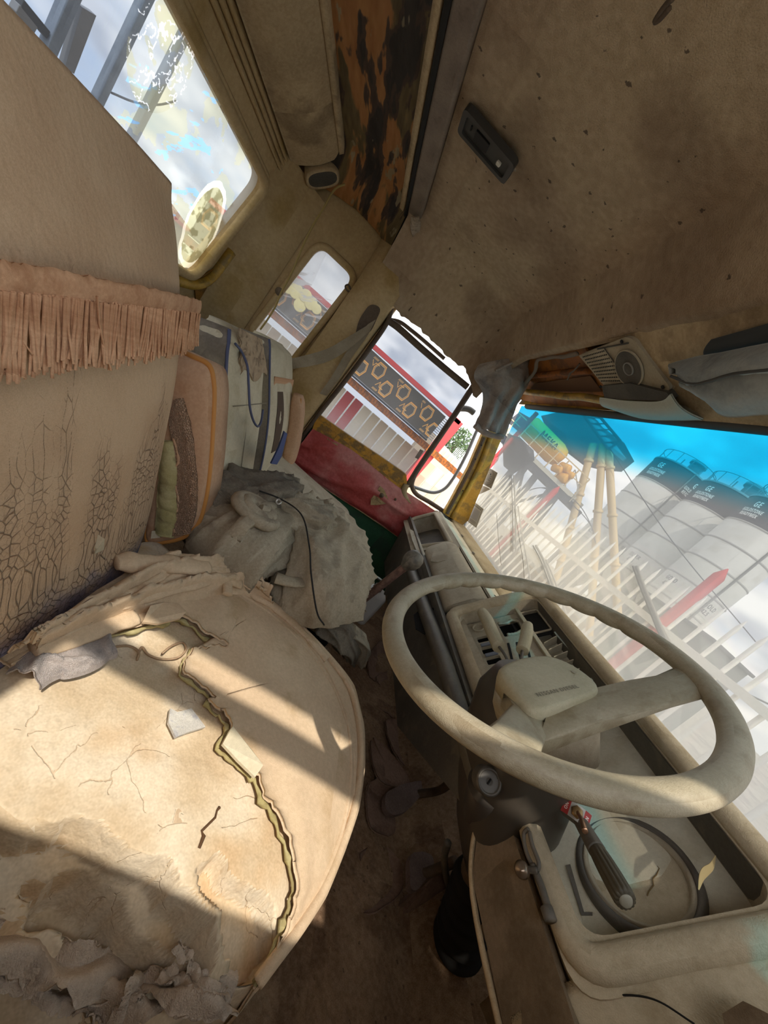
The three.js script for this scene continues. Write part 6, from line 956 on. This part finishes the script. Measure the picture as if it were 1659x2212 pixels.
{ // concrete plant with yellow mixer
  const dirP = (az, el, d) => { const a = az * Math.PI / 180; return V(d * Math.cos(a), el * d, -d * Math.sin(a)); }, d = 20;
  const t = thing('mixing_plant', 'dark steel concrete plant with a yellow drum mixer and railed platform beyond the fence', 'concrete plant');
  const beam = (a, b, w, m, name, label) => part(t, name, bar(a, b, w, w, V(0, 1, .01)), m, label);
  const A = dirP(72.5, .158, d), B = dirP(57.5, .138, d);
  part(t, 'platform', slab([A, B, add(B, V(1.2, .05, -.6)), add(A, V(1.2, .05, -.6))], V(0, -.22, 0)), mat('platform edge', { color: 0xb8b4a4, rough: .6 }), 'pale platform edge');
  part(t, 'platform_bed', slab([A, B, add(B, V(1.6, 0, -.8)), add(A, V(1.6, 0, -.8))].map(p => add(p, V(0, -.24, 0))), V(0, -.35, 0)), Mplant);
  for (let k = 0; k <= 8; k++) { const p = lerp3(A, B, k / 8); beam(p, add(p, V(0, 1.0, 0)), .05, Mbeige, 'rail_post'); }
  beam(add(A, V(0, 1, 0)), add(B, V(0, 1, 0)), .05, Mbeige, 'rail_bar'); beam(add(A, V(0, .55, 0)), add(B, V(0, .55, 0)), .04, Mbeige, 'rail_bar');
  const m0 = dirP(69.2, .198, d + .6), m1 = dirP(62.0, .184, d + .6), mx = m1.clone().sub(m0);
  const drum = part(t, 'mixer_drum', lathe([[0, 0], [.50, .02], [.62, .2], [.62, mx.length() * .8], [.5, mx.length() * .95], [.30, mx.length()], [0, mx.length()]], m0, mx, 40), MyellowPlant, 'yellow mixer drum');
  { const tx = lettering([['MEKA', 128, 34, 60]], 256, 64, '#3a3226', null), c = add(lerp3(m0, m1, .55), V(-.32, .10, .68)), u = mx.clone().normalize(); part(drum, 'maker_lettering', grid(2, 2, (a, b) => add(add(c, u, (a - .5) * 1.7), V(0, 1, 0), (b - .5) * .46), { uv: (a, b) => [a, b] }), mat('mixer lettering', { map: tx, transparent: true, rough: .6 }), 'dark lettering on the mixer'); }
  part(t, 'motor', join([[60.9, .150, .26], [61.6, .172, .22], [60.6, .165, .18], [62.2, .158, .2]].map(([a, e, s]) => lathe([[0, 0], [s, .02], [s, .5], [s * .6, .55], [0, .56]], dirP(a, e, d + .2), V(.4, .1, .9), 18))), mat('orange motor', { color: 0xd8a03a, rough: .5 }), 'orange drive motors');
  part(t, 'hopper', loft([[dirP(69.0, .150, d), 1.6, 1.2], [dirP(67.6, .135, d), 1.4, 1.0], [dirP(66.6, .085, d), .5, .4]].map(([c, w, h]) => [V(-w * .3, 0, -w), V(w * .3, 0, -w), V(w * .3, 0, w), V(-w * .3, 0, w)].map(q => add(c, q)))), Mplant, 'dark hopper below the mixer');
  part(t, 'control_cabin', slab([dirP(71.6, .172, d + .5), dirP(69.4, .176, d + .5), dirP(69.2, .216, d + .5), dirP(71.2, .210, d + .5)], V(.9, 0, .3)), Mplant);
  const tt = dirP(68.2, .215, d + 2), te = dirP(60.0, .205, d + 2);
  part(t, 'overhead_mass', slab([dirP(68.5, .235, d + 1.5), dirP(66, .212, d + 1.5), dirP(63.6, .205, d + 1.5), dirP(61.5, .222, d + 1.5), dirP(59.6, .245, d + 1.5), dirP(59.4, .280, d + 1.5), dirP(62, .30, d + 1.5), dirP(66, .29, d + 1.5)], V(1.4, 0, .8)), mat('slate plant housing', { color: 0x50585c, rough: .7 }), 'slate coloured plant housing');
  for (const [a, b] of [[[65.2, .13], [63.6, GY / d]], [[63.2, .125], [61.8, GY / d]], [[60.4, .12], [58.6, GY / d]], [[66.3, .12], [65.2, GY / d]], [[59.2, .12], [57.6, GY / d]]]) beam(dirP(...a, d), dirP(...b, d), .32, Mplant, 'leg');
  for (const [a, b] of [[[65.0, .11], [62.2, .02]], [[60.2, .10], [63.0, .02]], [[60.2, .10], [58.2, .02]]]) beam(dirP(...a, d), dirP(...b, d), .14, Mplant, 'brace');
  beam(dirP(69.2, .235, d - .6), dirP(69.4, -.10, d - .6), .16, Mredsteel, 'post', 'tall red post');
  // lattice gantry at the top right
  const g0 = dirP(64.9, .300, d), g1 = dirP(58.6, .268, d), g2 = dirP(64.2, .322, d), g3 = dirP(58.2, .298, d);
  for (const [a, b] of [[g0, g1], [g2, g3], [g1, g3], [g0, g2]]) beam(a, b, .10, Mplant, 'gantry_beam');
  for (let k = 0; k < 6; k++) beam(lerp3(g0, g1, k / 6), lerp3(g2, g3, (k + 1) / 6), .05, Mplant, 'gantry_lattice');
  part(t, 'gantry_deck', slab([g0, g1, lerp3(g1, g3, .3), lerp3(g0, g2, .3)], V(.8, 0, .3)), mat('gantry deck', { color: 0x6f8084, rough: .6 }));
  for (const [a, b] of [[[59.6, .150], [58.0, .118]], [[58.0, .165], [57.2, .135]], [[59.8, .185], [57.4, .150]], [[59.6, .150], [59.8, .185]], [[57.3, .118], [57.4, .150]]]) beam(dirP(...a, d), dirP(...b, d), .05, mat('stair steel', { color: 0xa09a8a, rough: .6 }), 'stair_rail');
  for (const [az0, az1] of [[56.5, 55.2]]) for (const k of [0, 1]) part(t, 'hose', tube([dirP(63.0, .055, d), dirP(61.5, .100, d), dirP(59, .125 - k * .01, d), dirP(56, .126 - k * .01, d), dirP(53, .105, d), dirP(51, .08, d)], .022, { rad: 5 }), Mplant);
  rebase(t);
  [[[60.5, .258], [53.4, .028], 'buff screw conveyor pipe leaning left, first of the three'], [[59.6, .270], [47.6, .004], 'buff screw conveyor pipe between the other two, running down past the fence'], [[59.0, .276], [44.9, .022], 'buff screw conveyor pipe nearest the silos, longest of the three']].forEach(([a, b, label]) => {
    const s = thing('conveyor_pipe', label, 'pipe', 'screw conveyor pipes of the plant'), P = dirP(...a, 20.5), Q = dirP(...b, 20.5), E = add(Q, Q.clone().sub(P), .35), Ax = E.clone().sub(P).normalize();
    part(s, 'tube', tube([P, E], .175, { rad: 16, straight: true }), Mbeige); for (const k of [.12, .36, .60, .84]) part(s, 'flange', lathe([[.17, -.06], [.225, -.06], [.225, .06], [.17, .06]], lerp3(P, E, k), Ax, 16), Mbeige); rebase(s);
  });
  const wires = (a, b, label) => solo('overhead_wire', tube([dirP(...a), lerp3(dirP(...a), dirP(...b), .5).add(V(0, -.25, 0)), dirP(...b)], .022, { rad: 4, seg: 16 }), Mplant, label, 'wire');
  wires([58.6, .272, 20], [33, .12, 22], 'long thin wire running from the gantry down across the silos');
  wires([40, .02, 14], [28, .05, 14], 'thin low wire above the fence at the right');
}
{ // stacks of concrete blocks behind the fence
  const bg = rbox(.24, .19, .38, .012, 1), cols = [0xcbb48e, 0xbda680, 0xd6c29e, 0xb8a898].map(c => mat('concrete block', { map: Mground.map, color: c, rough: .95 })), r = rng(31);
  const spots = [[5.2, -3.4, 6, 'nearest the cab'], [5.4, -5.6, 7, 'second along the fence'], [5.5, -7.8, 7, 'third along the fence'], [5.6, -10.0, 6, 'last along the fence']];
  for (const [x, z, h, w] of spots) { const t = thing('block_stack', `stack of buff concrete blocks behind the white fence, ${w}`, 'blocks', 'block stacks behind the fence'); for (let i = 0; i < h; i++) for (let j = 0; j < 5; j++) for (let k = 0; k < 1; k++) { const o = part(t, 'block', bg, cols[Math.floor(r() * 4)]); o.position.set(x + .012 * r(), GY + .14 + i * .205, z - j * .405 + .012 * r()); } for (let k = 0; k < 2; k++) { const o = part(t, 'pallet_board', rbox(.3, .04, 2.0, .004, 1), Mbeige); o.position.set(x, GY + .02 + .0 * k, z - .8); } rebase(t); }
  const hut = thing('site_hut', 'dark grey site hut with a small window beside the silos', 'hut'); const c = V(13, 0, -9.8);
  part(hut, 'wall', place(rbox(2, 3.1, 2.6, .02, 1), new THREE.Matrix4().setPosition(c.x, GY + 1.55, c.z)), mat('grey green hut', { color: 0x6f736e, rough: .8 })); part(hut, 'window', place(rbox(.05, .6, .7, .01, 1), new THREE.Matrix4().setPosition(c.x - 1.02, GY + 2.2, c.z + .3)), mat('pale window frame', { color: 0xd8d8d0, rough: .6 })); part(hut, 'pane', place(rbox(.03, .5, .27, .005, 1), new THREE.Matrix4().setPosition(c.x - 1.04, GY + 2.2, c.z + .45)), Mplant); part(hut, 'pane', place(rbox(.03, .5, .27, .005, 1), new THREE.Matrix4().setPosition(c.x - 1.04, GY + 2.2, c.z + .14)), Mplant); part(hut, 'roof', place(rbox(2.2, .1, 2.8, .02, 1), new THREE.Matrix4().setPosition(c.x, GY + 3.15, c.z)), Mplant); rebase(hut);
}
// beyond the passenger door: a long stall board with a red frame, its rail, and a pale fence below
{
  const z = -6, Zs = l => l.map(([a, b]) => Pz(a, b, z));
  const cv = document.createElement('canvas'); cv.width = 2048; cv.height = 320; const g = cv.getContext('2d'); g.fillStyle = '#4c463c'; g.fillRect(0, 0, 2048, 320);
  g.lineJoin = 'miter'; const hex = (x, y, w, h, c, lw) => { g.strokeStyle = c; g.lineWidth = lw; g.beginPath(); for (const [i, [a, b]] of [[-.5, -.5], [.5, -.5], [.8, 0], [.5, .5], [-.5, .5], [-.8, 0]].entries()) g[i ? 'lineTo' : 'moveTo'](x + a * w, y + b * h); g.closePath(); g.stroke(); };
  for (let k = 0; k < 8; k++) { const x = 130 + k * 256; g.fillStyle = '#3b372f'; hex(x, k % 2 ? 210 : 110, 120, 150, '#d99a4a', 16); hex(x, k % 2 ? 210 : 110, 96, 120, '#f0c98a', 5); g.strokeStyle = '#dca352'; g.lineWidth = 9; g.beginPath(); g.moveTo(x + 80, k % 2 ? 60 : 250); g.lineTo(x + 128, k % 2 ? 110 : 190); g.lineTo(x + 150, k % 2 ? 70 : 240); g.lineTo(x + 220, k % 2 ? 70 : 240); g.stroke(); g.fillStyle = '#e0ad66'; for (let q = 0; q < 6; q++) { g.save(); g.translate(x + 70 + q * 16, k % 2 ? 36 : 286); g.transform(1, 0, -.5, 1, 0, 0); g.fillRect(0, -10, 8, 22); g.restore(); } }
  const bt = new THREE.CanvasTexture(cv); bt.colorSpace = THREE.SRGBColorSpace; bt.wrapS = THREE.RepeatWrapping;
  const t = thing('stall_board', 'long dark board with orange hexagon pattern in a red frame beyond the passenger door', 'board');
  const x0 = -3.2, x1 = 1.16, y0 = .045, y1 = .50;
  part(t, 'panel', grid(2, 2, (u, v) => V(mix(x0, x1, u), mix(y0, y1, v), z), { thick: -.05, uv: (u, v) => [u * 2.2, v] }), mat('printed board', { map: bt, rough: .6 }));
  part(t, 'top_frame', slab([V(x0, y1, z + .03), V(x1 + .25, y1 + .04, z + .03), V(x1 + .25, y1 + .11, z + .03), V(x0, y1 + .07, z + .03)], V(0, 0, -.1)), Mredsteel, 'red upper frame');
  part(t, 'end_frame', slab([V(x1 + .12, -2.05, z + .03), V(x1 + .30, -2.05, z + .03), V(x1 + .30, .6, z + .03), V(x1 + .12, .6, z + .03)], V(0, 0, -.1)), Mredsteel, 'red end post');
  for (let k = 0; k < 12; k++) part(t, 'louvre_slat', place(rbox(.16, .012, .03, .002, 1), new THREE.Matrix4().setPosition(x1 + .05, y0 + .03 + k * .036, z + .02)), Mgreysteel);
  part(t, 'lower_rail', slab([V(x0, -.11, z + .08), V(x1 + .9, -.11, z + .08), V(x1 + .9, .0, z + .08), V(x0, .0, z + .08)], V(0, 0, -.12)), mat('brown rail', { map: Mrusty.map, color: 0xd8a88c, rough: .7 }), 'brown rusty rail');
  for (const y of [.018, .034]) part(t, 'cable', tube([V(x0, y, z + .1), V(x1, y, z + .1)], .008, { rad: 6, straight: true }), Mnavy);
  part(t, 'lamp_cluster', join([[632, 604, .07], [640, 630, .10], [660, 640, .09], [624, 622, .08], [672, 656, .09], [684, 668, .07], [648, 660, .09], [606, 600, .07]].map(([a, b, s]) => lathe([[0, .022], [s * .92, .020], [s, .012], [s, 0]], Pz(a, b, z + .16), V(.05, .05, 1), 20))), mat('pale yellow lamp shades', { color: 0xe6d890, rough: .5 }), 'cluster of pale yellow round shades'); rebase(t);
  const f = thing('panel_fence', 'pale ribbed panel fence below the stall board', 'fence'); const pc = [0xe8dfc4, 0xddd0b0, 0xd6c4a4].map(c => mat('fence panel', { color: c, rough: .8 })), rb = rbox(.16, 1.9, .03, .006, 1);
  for (let k = 0; k < 30; k++) { const o = part(f, 'panel', rb, k === 16 || k === 17 ? Mredsteel : pc[k % 3]); o.position.set(-3.2 + k * .185, -1.16, z - .35 - .02 * (k % 2)); }
  part(f, 'base_wall', slab([V(-3.4, GY, z + .3), V(3.2, GY, z + .3), V(3.2, -.92, z + .3), V(-3.4, -.92, z + .3)], V(0, 0, -.2)), mat('pinkish wall', { color: 0xcdb6a4, rough: .9 }), 'low pinkish wall'); rebase(f);
  const w = thing('low_building', 'low pale building with white window bars beyond the door vent window', 'building'); part(w, 'wall', slab([V(1.9, GY, -10.5), V(3.2, GY, -10.5), V(3.2, .2, -10.5), V(1.9, .34, -10.5)], V(0, 0, -.5)), mat('buff wall', { color: 0xcbb89e, rough: .9 })); for (let k = 0; k < 6; k++) part(w, 'window_bar', bar(V(2.3 + k * .15, -.12, -10.46), V(2.3 + k * .15, .18, -10.46), .05, .03), Mwhite); rebase(w);
  const tr = thing('tree', 'green leafy tree behind the low building', 'tree'); const lv = [], r = rng(9); const tc = Pz(986, 958, -16); for (let k = 0; k < 900; k++) { const a = r() * 6.283, b = Math.acos(2 * r() - 1), q = .75 * Math.cbrt(r()); const p = add(tc, V(Math.sin(b) * Math.cos(a) * q * .9, Math.cos(b) * q, Math.sin(b) * Math.sin(a) * q)), s = .06 + .05 * r(), u = V(r() - .5, r() - .5, r() - .5).normalize(), v = V(r() - .5, r() - .5, r() - .5).cross(u).normalize(); lv.push(new THREE.BufferGeometry().setFromPoints([add(p, u, s), add(p, v, s * .5), add(p, u, -s), add(p, u, s), add(p, u, -s), add(p, v, -s * .5)])); lv[k].computeVertexNormals(); boxUV(lv[k]); }
  const cr = part(tr, 'foliage', join(lv), mat('leaf green', { color: 0x5d7048, rough: .8 })); cr.userData.kind = 'stuff'; part(tr, 'trunk', tube([V(tc.x, GY, tc.z), add(tc, V(.05, -.3, 0)), tc], t => .14 - .08 * t, { rad: 8 }), mat('bark', { color: 0x6a5846 })); rebase(tr);
}
{ // mirror bracket on the far door, wipers on the windscreen
  const m = thing('mirror_bracket', 'bent grey mirror arm outside the passenger vent window', 'bracket'); part(m, 'arm', tube(Z([[1030, 930], [1006, 985], [978, 1035], [960, 1056], [938, 1064], [893, 1052]], -1.95), .0095, { rad: 8 }), mat('grey mirror arm', { color: 0x7b7d7e, rough: .5 })); part(m, 'clamp', tube(Z([[988, 882], [1012, 884], [1024, 892]], -1.93), .016, { rad: 8 }), Mcol); rebase(m);
  const wi = (label, blade, arm) => { const t = thing('wiper', label, 'wiper', 'windscreen wipers'); const on = (a, b, o) => Ws(a, b).addScaledVector(wsN, o); part(t, 'blade', tube(blade.map(([a, b]) => on(a, b, -.014)), .0042, { rad: 6 }), mat('weathered wiper metal', { color: 0x77746a, rough: .5, metal: .3 })); part(t, 'rubber', tube(blade.map(([a, b]) => on(a - 3, b + 1, -.008)), .0022, { rad: 6 }), Mgasket); part(t, 'arm', tube(arm.map(([a, b]) => on(a, b, -.024)), .0032, { rad: 6 }), mat('wiper arm', { color: 0x9a968a, rough: .5 })); rebase(t); };
  wi('thin weathered wiper standing upright at the passenger end', [[1104, 1025], [1106, 1080], [1107, 1140], [1107, 1190]], [[1108, 1090], [1116, 1150], [1128, 1220], [1134, 1265]]);
  wi('weathered wiper in the middle of the windscreen', [[1150, 1176], [1165, 1205], [1180, 1245], [1196, 1290]], [[1166, 1205], [1184, 1250], [1200, 1300], [1216, 1345]]);
  wi('weathered wiper nearest the steering wheel, in front of the red post', [[1364, 1220], [1380, 1265], [1400, 1315], [1422, 1370], [1444, 1412]], [[1360, 1236], [1384, 1290], [1410, 1350], [1440, 1408], [1480, 1490]]);
}
{ // papers stuck to the windscreen
  const cv = document.createElement('canvas'); cv.width = 256; cv.height = 384; const g = cv.getContext('2d'); g.fillStyle = '#d9d5cb'; g.fillRect(0, 0, 256, 384); g.strokeStyle = '#4a4a48'; g.lineWidth = 6; g.strokeRect(18, 18, 220, 348); g.fillStyle = '#3a3a3a'; g.font = 'bold 40px sans-serif'; g.fillText('MOGALE', 60, 60); g.fillStyle = '#c4c2c0'; g.fillRect(36, 84, 184, 200); g.fillStyle = '#5a5a58'; for (let k = 0; k < 4; k++) g.fillRect(36, 300 + k * 14, 184, 5);
  const t1 = new THREE.CanvasTexture(cv); t1.colorSpace = THREE.SRGBColorSpace;
  const c2 = document.createElement('canvas'); c2.width = 256; c2.height = 256; const h = c2.getContext('2d'); h.fillStyle = '#b9b2a2'; h.fillRect(0, 0, 256, 256); h.strokeStyle = '#55524a'; for (const r of [112, 100, 78]) { h.lineWidth = 4; h.beginPath(); h.arc(128, 128, r, 0, 6.3); h.stroke(); } h.fillStyle = '#6a665c'; for (let k = 0; k < 5; k++) h.fillRect(76, 92 + k * 17, 104 - (k % 2) * 30, 7); h.fillStyle = '#3c3a36'; h.fillRect(112, 64, 34, 18);
  const t2 = new THREE.CanvasTexture(c2); t2.colorSpace = THREE.SRGBColorSpace;
  const paper = (name, px, tx, label) => { const p = px.map(([a, b]) => Ws(a, b).addScaledVector(wsN, .003)); solo(name, grid(4, 4, (u, v) => lerp3(lerp3(p[3], p[2], u), lerp3(p[0], p[1], u), v), { thick: .0006, uv: (u, v) => [u, v] }), mat(name + ' paper', { map: tx, color: tx ? undefined : 0xcfc8ba, rough: 1, transmission: .55, thickness: 0 }), label, 'sticker'); };
  paper('notice', [[1020, 1080], [1046, 1100], [1030, 1141], [1007, 1124]], t1, 'framed white notice stuck low on the windscreen by the pillar');
  paper('licence_disc', [[1054, 1008], [1076, 1022], [1062, 1056], [1040, 1044]], t2, 'round grey licence disc sticker on the windscreen above the notice');
  paper('paper_scrap', [[1038, 1046], [1061, 1057], [1046, 1064], [1024, 1074]], null, 'torn pale paper scrap between the disc and the notice');
}
{ // steel posts of the load frame behind the cab
  const Mst = mat('blue grey painted steel', { map: rep(mottle(0x8794a4, 0x96a3b2, { c: 0x6f7c8c, cover: .6, freq: 4, grain: 8, seed: 451 }), 3), rough: .6 }); const x = -1.25;
  const t = thing('load_frame', 'blue grey steel frame of posts behind the rear window', 'frame'); const q = (a, b) => Px(a, b, x);
  for (const [a, b, c, d, w] of [[105, 100, 170, -20, .034], [212, 212, 330, -20, .030], [296, 275, 420, 50, .030]]) { const A = q(a, b), B = A.clone().setY(.9); A.y = -.6; part(t, 'post', bar(A, B, w, .028, V(1, 0, 0), .004), Mst); }
  part(t, 'plate', slab([q(140, 146), q(160, 160), q(208, 34), q(178, 16)], V(-.02, 0, 0)), Mgreysteel, 'flat grey plate bolted to the frame');
  part(t, 'brace', bar(q(40, 0), q(98, 70), .02, .02, V(1, 0, 0)), mat('dark brace', { color: 0x3f4246, rough: .6 })); part(t, 'brace', bar(q(70, 60), q(30, 10), .02, .02, V(1, 0, 0)), Mgreysteel);
  part(t, 'cross_rail', bar(V(x, -.1, .4), V(x, -.1, -1.9), .06, .06, V(0, 1, 0), .004), Mst); rebase(t);
  solo('rear_wire', tube([[240, 200], [290, 220], [340, 226], [380, 218]].map(([a, b]) => Px(a, b, -1.25)), .0035, { rad: 5 }), Mplant, 'thin wire sagging across the sky behind the rear window', 'wire');
  const b = thing('rear_building', 'low building with brown roof and red gutter behind the truck', 'building'); const c = (a, bb) => Px(a, bb, -7);
  part(b, 'wall', slab([V(-7, GY, 3), V(-7, .10, 3), V(-7, .10, -13), V(-7, GY, -13)], V(-.3, 0, 0)), mat('rear wall', { color: 0xb7a58f, rough: .9 })); part(b, 'roof', slab([V(-6.9, .08, 3), V(-8.6, .55, 3), V(-8.6, .55, -13), V(-6.9, .08, -13)], V(0, .06, 0)), mat('brown roof', { color: 0x9a7458, rough: .8 })); part(b, 'gutter', bar(V(-6.85, .10, 3), V(-6.85, .10, -13), .1, .09), mat('red gutter', { color: 0xc0504a, rough: .6 })); rebase(b);
}
renderer.render(scene, camera);
